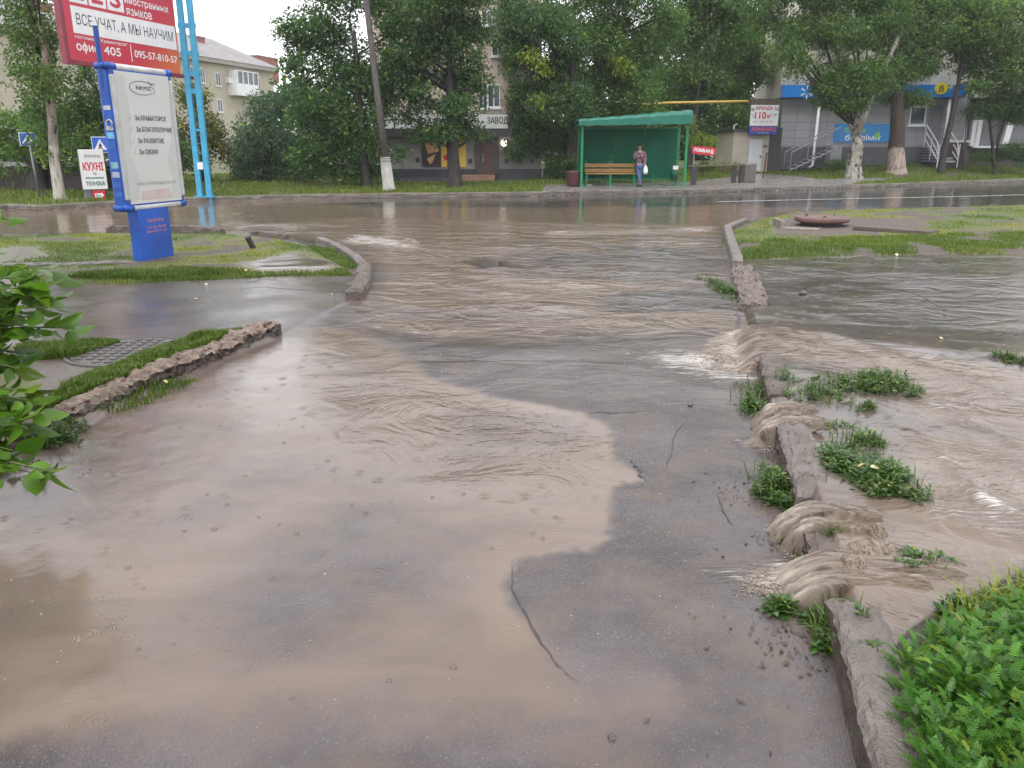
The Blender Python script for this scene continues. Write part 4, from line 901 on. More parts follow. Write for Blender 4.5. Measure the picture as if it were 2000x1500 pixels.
for k in range(nS):
    z = s_a[1]+(s_b[1]-s_a[1])*(k+1)/nS; m = MB(); RF.slab(m, (s_a[0], z-.09, s_b[0], z), .1, 1.9-.3*k); m.build('tread', grail, rst)
for a in (s_a[0]-.06, s_b[0]+.06):
    m = MB()
    for hh_ in (.35, .7, 1.05): m.tube([RF.P(a, s_a[1]+hh_*.5, 2.0), RF.P(a, s_a[1]+hh_, 1.7), RF.P(a, s_b[1]+hh_, .3)], .03, 6)
    for d_, z_ in ((2.0, s_a[1]-.2), (1.1, (s_a[1]+s_b[1])/2-.3), (.3, s_b[1]-.1)): m.tube([RF.P(a, z_, d_), RF.P(a, z_+1.15, d_)], .025, 6)
    m.build('handrail', upvc, rst)
# brown screen and the white slanted frames further right
pz = gp(1865, 321); Fp = Face(Vector((W(1845, 320, Y3-1.5).x, Y3-1.5, pz.z)), (1, 0, 0)); r = thing('brown_screen', 'brown panel screen with a white top rail right of the office steps', 'screen', Fp.O)
pr_ = Fp.rect(1846, 278, 1882, 322); m = MB(); Fp.slab(m, (pr_[0], -.2, pr_[2], pr_[3]), -.06, 0); m.build('panel', M('brown_panel', (.065, .035, .03), (.05, .03, .026), 3, .4), r)
m = MB(); Fp.slab(m, (pr_[0], pr_[3]+.003, pr_[2]+.3, pr_[3]+.1), -.08, .03); m.build('rail', upvc, r)
Y4 = Y3+1.0; P4 = Vector((W(1886, 330, Y4).x, Y4, g3.z)); QF = Face(P4, (1, -.02, 0)); r = thing('white_pavilion', 'grey shopfront with white slanted columns at the right edge', 'building', P4)
wallbox(QF, (0, -.3, 14, QF.st(1950, 190)[1]), 8, M('pavilion_wall', (.19, .19, .20), (.14, .14, .15), 1.2, .4), 'wall', r)
wallbox(QF, (-.2, -.35, 14.2, QF.st(1950, 289)[1]), 8.2, M('pavilion_base', (.16, .14, .10), (.12, .11, .08), 2, .6), 'plinth', r)
m = MB(); QF.slab(m, (0, QF.st(1950, 289)[1], 14, QF.st(1950, 285)[1]), .1, .28); m.build('sill', upvc, r)
for a, b, w in (((1889, 285), (1896, 235), .28), ((1895, 288), (1904, 235), .3), ((1952, 282), (1966, 232), .32), ((2030, 282), (2044, 232), .32), ((1868, 276), (1874, 220), .25)):
    m = MB(); m.prism([(QF.st(*a)[0]-w/2, QF.st(*a)[1]), (QF.st(*a)[0]+w/2, QF.st(*a)[1]), (QF.st(*b)[0]+w/2, QF.st(*b)[1]), (QF.st(*b)[0]-w/2, QF.st(*b)[1])], QF.O, QF.X, QF.Z, QF.N, .28, .55); m.build('column', upvc, r)
# bus stop sign post
sp = gp(1881, 334); r = thing('stop_sign', 'narrow blue bus stop sign on a grey post at the right', 'road sign', sp); tp = W(1893, 176, sp.y)
m = MB(); m.tube([sp-Vector((0, 0, .1)), Vector((tp.x, sp.y, tp.z))], .05, 8); m.build('post', steel, r, smooth=True)
SFc = Face(Vector((tp.x, sp.y-.06, sp.z)), adir(25)); z0, z1 = SFc.st(1888, 228)[1], SFc.st(1893, 178)[1]
m = MB(); SFc.slab(m, (-.5, z0, .25, z1), -.03, 0); pl_ = m.build('plate', M('plate_grey', (.30, .32, .36), (.24, .26, .3), 4, .4), r)
m = MB(); SFc.slab(m, (-.46, z0+.08, .21, z0+.62), 0, .005); SFc.slab(m, (-.46, z1-.4, .21, z1-.06), 0, .005); m.build('blue_field', M('sign_blue', (.02, .13, .55)), pl_)

# ---- kiosk with the rent board, gas pipe
kg = gp(1462, 338); Yk = kg.y+.3; KF = Face(Vector((W(1428, 336, Yk).x, Yk, kg.z)), (1, .05, 0)); r = thing('kiosk', 'small beige kiosk with a white door under a rent board', 'kiosk', KF.O)
kb = KF.rect(1429, 257, 1488, 337); kxe = KF.st(1500, 300)[0]
beige = M('kiosk_plaster', (.46, .40, .33), (.38, .33, .27), 1.4, .6, .15)
wallbox(KF, (0, -.3, kxe, kb[3]), 3, beige, 'wall', r)
m = MB(); KF.slab(m, (-.1, kb[3]+.003, kxe+.1, kb[3]+.12), -3.1, .12); m.build('roof', darkm, r)
m = MB(); KF.slab(m, KF.rect(1461, 272, 1487, 335), 0, .05); dd = m.build('door', M('door_white', (.60, .61, .64), (.54, .55, .58), 1.5, .4), r)
m = MB(); p = KF.P(*KF.st(1484, 306), .08); m.box(p, (.04, .05, .14)); m.build('handle', darkm, dd)
m = MB(); KF.slab(m, KF.rect(1490, 283, 1498, 288), 0, .03); m.build('plaque', M('plaque', (.15, .12, .1)), r)
m = MB(); KF.slab(m, (kxe+.02, -.2, kxe+.75, kb[3]+.2), -2, -.3); m.build('dark_infill', darkm, r)
m = MB(); p = KF.P(*KF.st(1437, 250), -.3); m.tube([p-Vector((0, 0, .3)), p+Vector((0, 0, .12)), p+Vector((.12, -.1, .2))], .04, 6); m.build('lamp_arm', upvc, r)
sb = KF.rect(1459, 206, 1513, 246); rb_ = thing('rent_board', 'white and red rent advert board fixed above the kiosk door', 'sign', KF.P(sb[0], sb[1], .5))
top = KF.rect(1459, 194, 1514, 206); low = KF.rect(1457, 247, 1510, 263)
m = MB(); KF.slab(m, (sb[0], sb[1], sb[2], top[3]), .3, .5); m.build('board', M('board_back', (.11, .09, .07), (.08, .07, .055), 3, .6), rb_)
m = MB(); KF.slab(m, sb, .5, .515); wp = m.build('white_sheet', white, rb_)
bwid, bh = sb[2]-sb[0], sb[3]-sb[1]; kk = lambda a, b, c, d: (sb[0]+bwid*a, sb[1]+bh*b, sb[0]+bwid*c, sb[1]+bh*d)
KF.text('lettering', 'АРЕНДА', kk(.17, .74, .78, .93), red, wp, .52, .04); KF.text('lettering', '110', kk(.17, .34, .55, .66), red, wp, .52, .05); KF.text('lettering', 'м²', kk(.6, .36, .74, .58), red, wp, .52, .03)
KF.text('lettering', 'НЕ', kk(.02, .70, .13, .86), black, wp, .52, .03); KF.text('lettering', 'ТИ', kk(.84, .72, .98, .88), black, wp, .52, .03); KF.text('lettering', '"Ј', kk(.04, .42, .12, .56), black, wp, .52, .02); KF.text('lettering', 'Л"', kk(.82, .46, .95, .58), black, wp, .52, .03); KF.text('lettering', '095 708 70 71', kk(.12, .14, .8, .24), M('thin_red', (.5, .15, .15), (.45, .12, .12), 4, .4), wp, .52, .01)
m = MB(); KF.slab(m, low, .3, .55); lw_ = m.build('blue_strip', M('strip_blue', (.035, .05, .32), (.03, .04, .26), 3, .35), rb_)
lw, lh = low[2]-low[0], low[3]-low[1]; KF.text('lettering', 'ЛОМБАРД', (low[0]+lw*.06, low[1]+lh*.36, low[0]+lw*.95, low[1]+lh*.85), M('strip_red', (.7, .12, .08), (.6, .1, .07), 4, .4), lw_, .555, .05)
KF.text('lettering', 'круглосуточно', (low[0]+lw*.3, low[1]+lh*.14, low[0]+lw*.7, low[1]+lh*.24), white, lw_, .555, .0)
ypm = M('gas_yellow', (.62, .42, .10), (.52, .34, .07), 4, .4)
gy_ = Yk-.5; m = MB(); a, b = W(1306, 201, gy_), W(1461, 198, gy_); m.tube([a+Vector((-1.2, 1.5, -.03)), a, b, b+Vector((.25, .9, 0))], .065, 8); g2_ = Yk+.3; m.tube([W(1518, 198, g2_), W(1515, 252, g2_)], .09, 8); o = m.build('gas_pipe', ypm, smooth=True); tag(o, 'yellow gas pipe running in the air to the kiosk', 'pipe')
# ================================================================== TREES AND SHRUBS
LF = {'dark': leafmat('leaf_dark', (.032, .084, .024), (.09, .175, .045)), 'mid': leafmat('leaf_mid', (.048, .112, .024), (.13, .23, .045)),
      'light': leafmat('leaf_light', (.06, .13, .03), (.14, .24, .05)), 'grey': leafmat('leaf_grey', (.045, .095, .055), (.10, .17, .09)),
      'lime': leafmat('leaf_lime', (.14, .22, .02), (.30, .36, .03)), 'olive': leafmat('leaf_olive', (.055, .075, .02), (.14, .13, .03))}
BK = {'dark': barkmat('bark_dark', (.022, .018, .016), (.045, .037, .032)), 'poplar': barkmat('bark_poplar', (.36, .33, .28), (.20, .18, .15), None, .6),
      'brown': barkmat('bark_brown', (.075, .055, .042), (.045, .033, .027), (1.35, (.40, .31, .26))), 'pale': barkmat('bark_pale', (.30, .27, .22), (.17, .15, .12), (1.6, (.46, .43, .37)))}
def leaves(blobs, rs, dens=15, k=5, L=.24, wd=.42, droop=.5, yellow=0.0, inner=.5):
    if L < .4: dens = dens*2.3; L = L*.56
    Cs = []; out_v = []; tint = []
    for (c, r) in blobs:
        c = np.array(c); r = np.array(r); ar = 4*math.pi*((r[0]*r[1])**1.6+(r[0]*r[2])**1.6+(r[1]*r[2])**1.6)**.625/3**.625
        n = max(6, int(ar*dens)); d = rs.normal(size=(n, 3)); d /= np.linalg.norm(d, axis=1)[:, None]
        rad = inner+(1.06-inner)*rs.rand(n, 1)**.6
        p = c + d*r*rad
        bt = rs.rand()*.5; gt = .25+.45*rs.rand()
        a0 = d*.7 + rs.normal(size=(n, 3))*.5; a0[:, 2] -= droop; a0 /= np.linalg.norm(a0, axis=1)[:, None]
        yl = (rs.rand(n) < yellow*(.3+1.4*rs.rand()))*(.25+.5*rs.rand(n))
        for j in range(k):
            q = p + a0*L*(j*.55) + rs.normal(size=(n, 3))*L*.28
            ax = a0*.6 + rs.normal(size=(n, 3))*.62; ax /= np.linalg.norm(ax, axis=1)[:, None]
            bx = np.cross(ax, rs.normal(size=(n, 3))); bx /= np.linalg.norm(bx, axis=1)[:, None]+1e-6
            ln = L*(.7+.6*rs.rand(n, 1)); w = ln*wd
            out_v.append(np.stack([q-ax*ln*.5, q+bx*w*.5, q+ax*ln*.5, q-bx*w*.5], 1).reshape(-1, 3))
            tt = np.stack([np.clip(bt+rs.rand(n)*.5, 0, 1), np.clip(gt+(rs.rand(n)-.5)*.5, 0, 1), yl, np.ones(n)], 1)
            tint.append(np.repeat(tt, 4, 0))
    Vv = np.concatenate(out_v); T = np.concatenate(tint); F = np.arange(len(Vv)).reshape(-1, 4)
    return Vv, F, T
def split(lobes, rs, f=.52, n=5):
    """each big lobe of a crown breaks into uneven clumps"""
    o = []
    for c, r in lobes:
        for _ in range(n):
            d = rs.normal(size=3); d /= np.linalg.norm(d); q = np.array(c)+d*np.array(r)*(.35+.5*rs.rand())
            s = f*(.55+.7*rs.rand()); o.append((q, np.array(r)*s*np.array([1.1, 1.1, .75])))
    return o
def plob(px, py, rx, ry, Y, dp=.9, off=0):
    c = W(px, py, Y+off); k = (Y+off)/(FPX/1.0)*1.0; k = k/ math.sqrt(1); sc_ = abs(W(px+100, py, Y+off).x-c.x)/100
    return (np.array(c), np.array([rx*sc_, max(rx, ry)*sc_*dp, ry*sc_]))
def gy(px, py, Yd):
    p = W(px, py, Yd); return Vector((p.x, Yd, ground_z(p.x, Yd)))
def tree(name, label, base, lobes, mat='mid', bark='dark', r0=.22, top=None, forks=(), dens=15, k=5, L=.24, yellow=0.05, group=None, cat='tree', lime=(), seed=1, n=6, f=.58, doff=1.0, trunk=True, wd=.42, back=0):
    rs = np.random.RandomState(seed); b = Vector(base) if not isinstance(base, tuple) or len(base) == 3 else gp(*base)
    Y = b.y; t = thing(name, label, cat, b, group)
    if name != 'poplar': lobes = [(q[0], max(q[1], -22), q[2], q[3] if q[1] > -10 else 34) for q in lobes]
    lb_ = [plob(*q, Y, off=back+(rs.rand()-.4)*doff*1.5) for q in lobes]
    bl = split(lb_, rs, f, n)
    Vv, F, T = leaves(bl, rs, dens, k, L, wd, yellow=yellow)
    me = fastmesh('crown', rel(Vv, t), F, {'tint': T}); link('crown', me, LF[mat], t)
    if lime:
        Vv, F, T = leaves(split([plob(*q, Y, off=-1.2) for q in lime], rs, .6, 5), rs, dens*.8, k, L, wd)
        link('lime_foliage', fastmesh('lime_foliage', rel(Vv, t), F, {'tint': T}), LF['lime'], t)
    if trunk:
        m = MB(); tp = W(*top, Y) if top else Vector(lb_[0][0])
        pts = [b-Vector((0, 0, .2)), b+Vector((0, 0, .02)), b+Vector((0, 0, .25))]; rad = [r0*1.35, r0*1.3, r0*1.02]
        for i in range(1, 6):
            q = i/5; p = b.lerp(tp, q); p.z = b.z+.25+(tp.z-b.z-.25)*q
            p += Vector(((rs.rand()-.5)*r0*.45, (rs.rand()-.5)*r0*.45, 0)) if i < 5 else Vector(); pts.append(p); rad.append(r0*(1-.5*q))
        m.tube(pts, rad, 9); m.build('trunk', BK[bark], t, smooth=True)
        m = MB(); start = list(forks)
        for (p0, p1, rr0) in start:
            a, c = W(*p0, Y), W(*p1, Y); mid = a.lerp(c, .5)+Vector((rs.rand()-.5, rs.rand()-.5, rs.rand()*.3))*.35
            m.tube([a, mid, c], [rr0, rr0*.8, rr0*.55], 7)
        if m.v: m.build('fork', BK[bark], t, smooth=True)
        m = MB()
        for c, r in lb_:
            c = Vector(c); zs = max(b.z+.5, min(c.z-.4, tp.z)); q = (zs-b.z)/max(tp.z-b.z, .1); a = b.lerp(tp, q*.9)
            if (c-a).length < .3: continue
            mid = a.lerp(c, .5)+Vector((rs.normal(), rs.normal(), .2))*.2; rb = min(r0, .3); m.tube([a, mid, c], [rb*.3*(1.1-.5*q), rb*.2, rb*.08], 6)
        for c, r in bl[::2]:
            c = Vector(c); a = min((Vector(l[0]) for l in lb_), key=lambda z: (z-c).length); m.tube([a, c], [.045, .015], 4, False)
        if m.v: m.build('limbs', BK['dark'], t, smooth=True)
    return t
tree('poplar', 'tall narrow poplar with a whitewashed trunk at far left', (118, 391), [(98, 290, 26, 40), (92, 230, 42, 50), (82, 165, 50, 55), (72, 95, 58, 60), (60, 20, 62, 65), (48, -60, 62, 60), (38, -150, 55, 70), (28, -240, 40, 60)], 'mid', 'pale', .15, (78, 40), yellow=.06, seed=3, dens=16, L=.2, n=6)
tree('bushy_tree', 'round dark bushy tree behind the left crossing sign', (73, 373), [(60, 300, 70, 50), (140, 300, 60, 45), (20, 250, 55, 40), (110, 235, 60, 38), (-40, 290, 60, 50), (180, 290, 30, 45)], 'mid', 'dark', .3, (70, 280), seed=4, dens=13, L=.24)
tree('bushy_tree', 'dark tree directly behind the billboard and lightbox', (265, 372), [(160, 190, 45, 50), (190, 240, 40, 50), (165, 150, 30, 30), (230, 220, 60, 60), (300, 200, 50, 60), (280, 290, 70, 40)], 'dark', 'dark', .3, (250, 240), seed=5, dens=13)
tree('bushy_tree', 'yellowing olive tree seen through the light blue mast', (404, 356), [(370, 195, 32, 28), (405, 235, 32, 38), (355, 250, 34, 40), (415, 285, 26, 32), (375, 310, 34, 24)], 'olive', 'dark', .2, (395, 240), seed=6, dens=14, yellow=.2)
tree('willow_shrub', 'broad grey green feathery shrub left of the leaning pole', (520, 355), [(485, 270, 40, 42), (535, 235, 48, 45), (585, 265, 50, 45), (515, 310, 62, 32), (470, 315, 24, 24), (565, 190, 34, 28), (590, 318, 46, 26)], 'grey', 'dark', .16, (530, 270), seed=7, dens=17, L=.24, wd=.3, yellow=.0, cat='shrub')
tree('acacia', 'tall dark acacia right behind the leaning pole', (715, 366), [(650, 55, 78, 55), (700, -30, 100, 60), (588, 85, 36, 30), (625, 145, 60, 48), (705, 130, 66, 50), (605, 215, 48, 45), (690, 220, 70, 46), (655, 285, 66, 38), (735, 285, 48, 36), (610, 305, 40, 24), (750, 170, 40, 46), (560, 55, 20, 18), (770, 60, 40, 40), (690, 325, 60, 18), (570, 130, 26, 22)], 'dark', 'dark', .17, (690, 60), seed=8, dens=15, yellow=.07, n=6, back=.3, doff=.8)
tree('acacia', 'dark trunked acacia with loose drooping boughs in front of the shop', (888, 367), [(850, 20, 80, 40), (935, 55, 40, 34), (830, 95, 54, 36), (900, 125, 50, 34), (810, 175, 40, 26), (905, 200, 46, 34), (935, 160, 30, 26), (868, 250, 46, 24), (850, -50, 110, 50), (860, 80, 60, 40), (890, 60, 50, 40), (820, 140, 44, 36), (875, 150, 50, 30), (800, 60, 50, 50), (905, 238, 36, 26), (820, 262, 30, 20), (930, 262, 20, 12), (780, 120, 26, 30), (790, 225, 26, 18), (800, 30, 50, 44), (790, 130, 44, 40), (800, 190, 36, 26), (905, 170, 40, 30), (870, 200, 44, 26)], 'dark', 'dark', .24, (878, 90), seed=9, dens=12, yellow=.05, n=6, f=.54)
tree('acacia', 'full acacia with lime yellow tips left of the bus shelter', (1117, 352), [(1065, 130, 42, 48), (1090, 200, 50, 46), (1060, 255, 42, 36), (1110, 275, 42, 38), (1030, 290, 32, 22), (1090, 60, 52, 42), (1015, 165, 28, 34), (1130, 120, 40, 60), (1110, 320, 34, 22), (1050, 40, 50, 46), (1020, 110, 30, 40), (1075, 320, 34, 18), (1130, 200, 40, 40), (1000, 60, 34, 46), (1012, 20, 40, 40), (1004, 195, 20, 22), (1036, 230, 28, 40), (1000, 120, 24, 40)], 'dark', 'dark', .3, (1120, 130), seed=10, dens=14, lime=[(1040, 105, 18, 20), (1060, 130, 14, 18), (1050, 190, 12, 12)], yellow=.03)
tree('acacia', 'large acacia with a lime patch rising behind the bus shelter', (1170, 348), [(1160, 55, 62, 50), (1215, 0, 80, 50), (1140, -60, 90, 50), (1205, 135, 56, 40), (1170, 185, 50, 32), (1250, 90, 50, 46), (1255, 175, 50, 38), (1300, 30, 40, 40), (1210, 215, 60, 22), (1200, 60, 50, 50), (1230, 140, 50, 40), (1180, 120, 50, 50)], 'mid', 'dark', .32, (1165, 70), seed=11, dens=13, lime=[(1208, 115, 22, 18), (1228, 135, 14, 12)], yellow=.03)
tree('acacia', 'lighter green tree filling the gap above the gas pipe', (1345, 333), [(1325, 130, 50, 40), (1355, 60, 52, 40), (1405, 100, 52, 44), (1310, 195, 50, 30), (1385, 165, 50, 36), (1345, -15, 84, 40), (1445, 175, 46, 40), (1425, 230, 44, 32), (1465, 90, 40, 40), (1340, 240, 40, 24), (1392, 22, 50, 40), (1435, 40, 50, 44), (1480, 130, 26, 44), (1362, 214, 44, 20), (1300, 60, 44, 44), (1410, 0, 60, 40)], 'mid', 'dark', .17, (1370, 140), seed=12, dens=11, L=.3, back=1.3)
for i, (bx, lob, lab) in enumerate((((1235, 322), [(1230, 230, 80, 50), (1290, 250, 70, 50), (1180, 260, 60, 50), (1250, 120, 80, 60)], 'shadowy tree far behind the bus shelter roof'),
                     ((1420, 321), [(1400, 270, 60, 40), (1450, 230, 60, 50), (1360, 280, 50, 40), (1420, 130, 80, 60), (1480, 60, 60, 50), (1330, 60, 60, 50)], 'shadowy tree far behind the pawnshop arrow sign'),
                     ((1070, 322), [(1080, 260, 60, 50), (1090, 150, 60, 60), (1060, 60, 60, 50)], 'shadowy tree far beyond the right corner of the beige block'),
                     ((560, 330), [(540, 270, 70, 40), (620, 280, 60, 40), (660, 200, 60, 60), (580, 200, 40, 40), (700, 280, 60, 40)], 'dark tree behind the grey green shrub'))):
    tree('dense_tree', lab, W(*bx, 64 if i < 3 else 45), lob, 'dark', 'dark', .3, seed=20+i, dens=6, L=.42, k=5, doff=3, group='shadowy trees far behind the stop')
tree('silver_poplar', 'forked silver poplar with black blotched white bark at the right lawn', (1667, 348), [(1600, 55, 60, 42), (1560, 120, 40, 32), (1640, 125, 50, 40), (1700, 70, 58, 42), (1625, 185, 40, 22), (1545, 55, 34, 34), (1670, -20, 90, 42), (1722, 165, 30, 30), (1585, -40, 64, 36), (1500, 20, 50, 46), (1690, 150, 36, 26), (1650, 205, 30, 14), (1470, -30, 60, 50), (1620, 0, 60, 50), (1615, 150, 34, 20), (1640, 180, 60, 26), (1700, 130, 50, 40), (1750, 20, 50, 50), (1530, 90, 36, 30), (1660, 60, 60, 40)], 'mid', 'poplar', .36, (1676, 245),
     forks=(((1672, 262), (1712, 165), .2), ((1672, 268), (1648, 205), .13), ((1712, 168), (1760, 60), .15), ((1672, 255), (1682, 120), .2)), seed=13, dens=12, yellow=.06)
tree('lime_tree', 'thick brown trunked tree with a flaking whitewashed foot in front of the blue banner', gy(1752, 325, Y3-4.5), [(1785, 35, 50, 40), (1805, 110, 50, 40), (1800, 135, 40, 26), (1850, 60, 50, 42), (1770, -40, 90, 42), (1738, 180, 26, 20), (1790, 190, 30, 14), (1740, 60, 60, 50), (1830, 0, 70, 50), (1760, 120, 50, 40), (1870, 95, 40, 36), (1720, 0, 60, 50)], 'mid', 'brown', .42, (1750, 130), seed=14, dens=12, yellow=.05)
tree('leaning_tree', 'thin leaning dark tree in front of the office steps', gy(1838, 330, Y3-4), [(1900, 120, 50, 40), (1950, 60, 54, 42), (1900, 20, 50, 34), (1985, 130, 44, 34), (1905, 165, 22, 16), (1930, 160, 30, 26), (2020, 60, 60, 60), (1960, 0, 60, 50), (1900, 70, 50, 44), (1950, 120, 44, 40), (2010, 140, 44, 40), (1850, -10, 60, 50)], 'mid', 'dark', .16, (1880, 120), seed=15, dens=12, yellow=.08)
tree('small_tree', 'small dark two stemmed tree before the white columns at right', gy(1945, 322, Y3-3), [(1925, 210, 40, 22), (1975, 225, 40, 24), (1965, 180, 36, 24), (2030, 200, 50, 44)], 'dark', 'dark', .10, (1930, 215), forks=(((1945, 310), (1965, 232), .07),), seed=16, dens=16, L=.2)
for i, (bx, lob, mt, lab) in enumerate(((gy(1965, 322, Y3-2.6), [(1960, 290, 34, 20), (1995, 300, 40, 22), (1915, 306, 26, 12)], 'dark', 'dark rounded shrub at the right edge beside the stop sign'),
        ((1372, 345), [(1372, 268, 18, 18), (1385, 282, 12, 14), (1353, 240, 9, 16), (1350, 275, 12, 12)], 'lime', 'lime yellow sapling right of the bus shelter'),
        ((1395, 348), [(1375, 328, 28, 10), (1420, 324, 30, 12)], 'olive', 'low rough shrub behind the low railing'),
        (gy(1640, 328, Y3-2.4), [(1632, 320, 20, 9), (1655, 322, 18, 7)], 'mid', 'low leafy weeds at the foot of the grey pier'),
        ((770, 352), [(768, 338, 12, 14)], 'grey', 'little blue green shrub beside the leaning pole'),
        ((590, 345), [(585, 338, 40, 12), (640, 340, 30, 9)], 'dark', 'dark low hedge under the feathery shrub'))):
    tree('shrub', lab, bx, lob, mt, 'dark', .03, seed=30+i, dens=30, L=.13, cat='shrub', trunk=(i == 1), doff=.3)

# ------------------------------------------------------------------ grass blades
grassm = leafmat('grass_blades', (.06, .12, .015), (.135, .19, .03), .3, .45)
def blades(name, P, h, w, rs, kind='stuff', tintb=None, parent=None, mat=None, lean=.5):
    P = np.asarray(P); n = len(P); q = rs.rand(n)*2*math.pi; hh = h*(.5+rs.rand(n)); d = np.stack([np.cos(q), np.sin(q), np.zeros(n)], 1); s = np.stack([-np.sin(q), np.cos(q), np.zeros(n)], 1)
    ww = (w*(.6+.8*rs.rand(n)))[:, None]; b = rs.rand(n)[:, None]*lean
    m = P + d*hh[:, None]*b*.45; m[:, 2] += hh*.62; t = P + d*hh[:, None]*b*1.25; t[:, 2] += hh*(1-.35*b[:, 0])
    Vv = np.stack([P-s*ww, P+s*ww, m+s*ww*.8, m-s*ww*.8, t], 1).reshape(-1, 3); i0 = (np.arange(n)*5)[:, None]
    F = np.concatenate([i0+np.array([[0, 1, 2]]), i0+np.array([[0, 2, 3]]), i0+np.array([[3, 2, 4]])])
    tb = np.zeros(n) if tintb is None else tintb
    T = np.repeat(np.stack([rs.rand(n), .2+.6*rs.rand(n), tb, np.ones(n)], 1), 5, 0)
    o = link(name, fastmesh(name, rel(Vv, parent), F, {'tint': T}), mat or grassm, parent)
    return o
gz = np.vectorize(ground_z)
def scatter(poly, n, rs, thr=.42, sc_=1.6, seed=61, bare=(), name_strip=False):
    p = np.array(poly); p = p[np.abs(p[:, 0]) < 60]; lo, hi = p.min(0), p.max(0); lo = np.maximum(lo, [-24, .8]); hi = np.minimum(hi, [34, 60])
    A = lo+(hi-lo)*rs.rand(n*4, 2); k = inside(poly, A[:, 0], A[:, 1]); A = A[k]
    # only where the photograph looks
    k = np.abs(A[:, 0]) < A[:, 1]*.72+.5; A = A[k]
    g_ = fbm(A[:, 0]*sc_, A[:, 1]*sc_, 4, seed); k = g_ > thr+.18*(rs.rand(len(A))-.5); A = A[k]
    if name_strip: A = A[uv(A[:, 0], A[:, 1])[1] < VL-.19]
    for bp in bare: A = A[~inside(bp, A[:, 0], A[:, 1])]
    return A[:n]
rs = np.random.RandomState(5)
def lawn(name, poly, n, h, w, dry=.4, thr=.4, bare=(), label=None):
    A = scatter(poly, n, rs, thr, bare=bare, name_strip=name == 'strip_grass'); z = gz(A[:, 0], A[:, 1]); gd_ = fbm(A[:, 0]*.7, A[:, 1]*.7, 3, 66)
    hv = h*(.25+1.5*fbm(A[:, 0]*3.4, A[:, 1]*3.4, 3, 70)**1.3)
    o = blades(name, np.column_stack([A, z-.005]), hv, w, rs, tintb=np.clip((gd_-.34)*3, 0, 1)*dry*rs.rand(len(A))); return tag(o, kind='stuff')
B1 = PW([(470, 515), (560, 495), (650, 508), (640, 527), (500, 527)], .07); B2 = PW([(-300, 498), (60, 482), (100, 500), (0, 512)], .07)
B3 = PW([(1500, 440), (1560, 428), (1800, 436), (1820, 450), (1640, 470), (1510, 466)], .07)
lawn('lawn_grass', LAWN_L, 36000, .028, .0042, 1.3, .50, (B1, B2)); lawn('lawn_grass', LAWN_R, 48000, .03, .0045, 1.2, .48, (B3,))
fringe = PW([(1418, 490), (1440, 480), (2000, 462), (2200, 470), (2200, 490), (2000, 497), (1750, 500), (1560, 505), (1440, 511)], .07)
lawn('lawn_fringe', fringe, 26000, .048, .0045, .25, .40)
fr2 = PW([(270, 545), (330, 520), (480, 528), (640, 524), (700, 516), (690, 500), (640, 478), (600, 474), (640, 500), (690, 530), (560, 531), (420, 538)], .07)
lawn('lawn_fringe', fr2, 12000, .045, .0045, .15, .25); lawn('lawn_fringe', PW([(110, 548), (280, 536), (450, 538), (300, 549)], .02), 6000, .06, .004, .1, .2)
ST1 = PW([(60, 668), (220, 658), (235, 672), (150, 700), (80, 705), (30, 690)], .07)
ST2 = PW([(500, 630), (540, 648), (440, 700), (300, 745), (200, 790), (110, 845), (40, 880), (60, 800), (190, 728), (330, 680), (400, 652)], .07)
lawn('strip_grass', ST1, 11000, .05, .004, .1, .28); lawn('strip_grass', ST2, 26000, .05, .004, .15, .22)
lawn('kerb_grass', PW([(300, 755), (440, 702), (470, 705), (330, 770), (120, 880), (60, 900), (90, 855)], 0), 1500, .05, .004, .05, .56)
A = scatter(FAR_POLY, 260000, rs, .40); sf = sdist(FAR_POLY, A[:, 0], A[:, 1]); pd = inside(PAD, A[:, 0], A[:, 1]); shopb = inside(PW([(760, 353), (1000, 351), (1060, 346), (1060, 335), (760, 340)], .3), A[:, 0], A[:, 1])
A = A[(sf > .25) & (sf < 13) & ~pd & ~shopb & (A[:, 0] < 29)][:80000]
tag(blades('verge_grass', np.column_stack([A, gz(A[:, 0], A[:, 1])-.01]), .10, .012, rs, tintb=.3*rs.rand(len(A))), kind='stuff')
# ================================================================== WEEDS AND THE NEAR BUSH
weedm = leafmat('weed_leaf', (.034, .12, .010), (.095, .24, .022), .3, .36); lowm = leafmat('flat_weed', (.028, .075, .014), (.07, .14, .025), .25, .35); bushm = leafmat('bush_leaf', (.055, .13, .014), (.125, .24, .025), .4, .33)
stemm = M('green_stem', (.09, .13, .035), (.06, .09, .025), 8, .5)
class LeafBag:
    """many bent leaves gathered into one mesh"""
    def __init__(s): s.V = []; s.F = []; s.T = []; s.n = 0
    def add(s, shape, F, O, A, B, tint):
        """shape: points (along, across, up); O origin, A forward, B side"""
        A = A/np.linalg.norm(A); B = B-A*B.dot(A); B /= np.linalg.norm(B)+1e-9; C = np.cross(A, B)
        P = O+shape[:, :1]*A+shape[:, 1:2]*B+shape[:, 2:3]*C
        s.V.append(P); s.F += [tuple(i+s.n for i in f) for f in F]; s.T.append(np.tile(tint, (len(P), 1))); s.n += len(P)
    def build(s, name, mat, parent=None):
        me = bpy.data.meshes.new(name); me.from_pydata([tuple(p) for p in rel(np.concatenate(s.V), parent)], [], s.F)
        a = me.attributes.new('tint', 'FLOAT_COLOR', 'POINT'); a.data.foreach_set('color', np.concatenate(s.T).astype(np.float32).ravel()); me.update()
        me.polygons.foreach_set('use_smooth', [True]*len(me.polygons))
        return link(name, me, mat, parent)
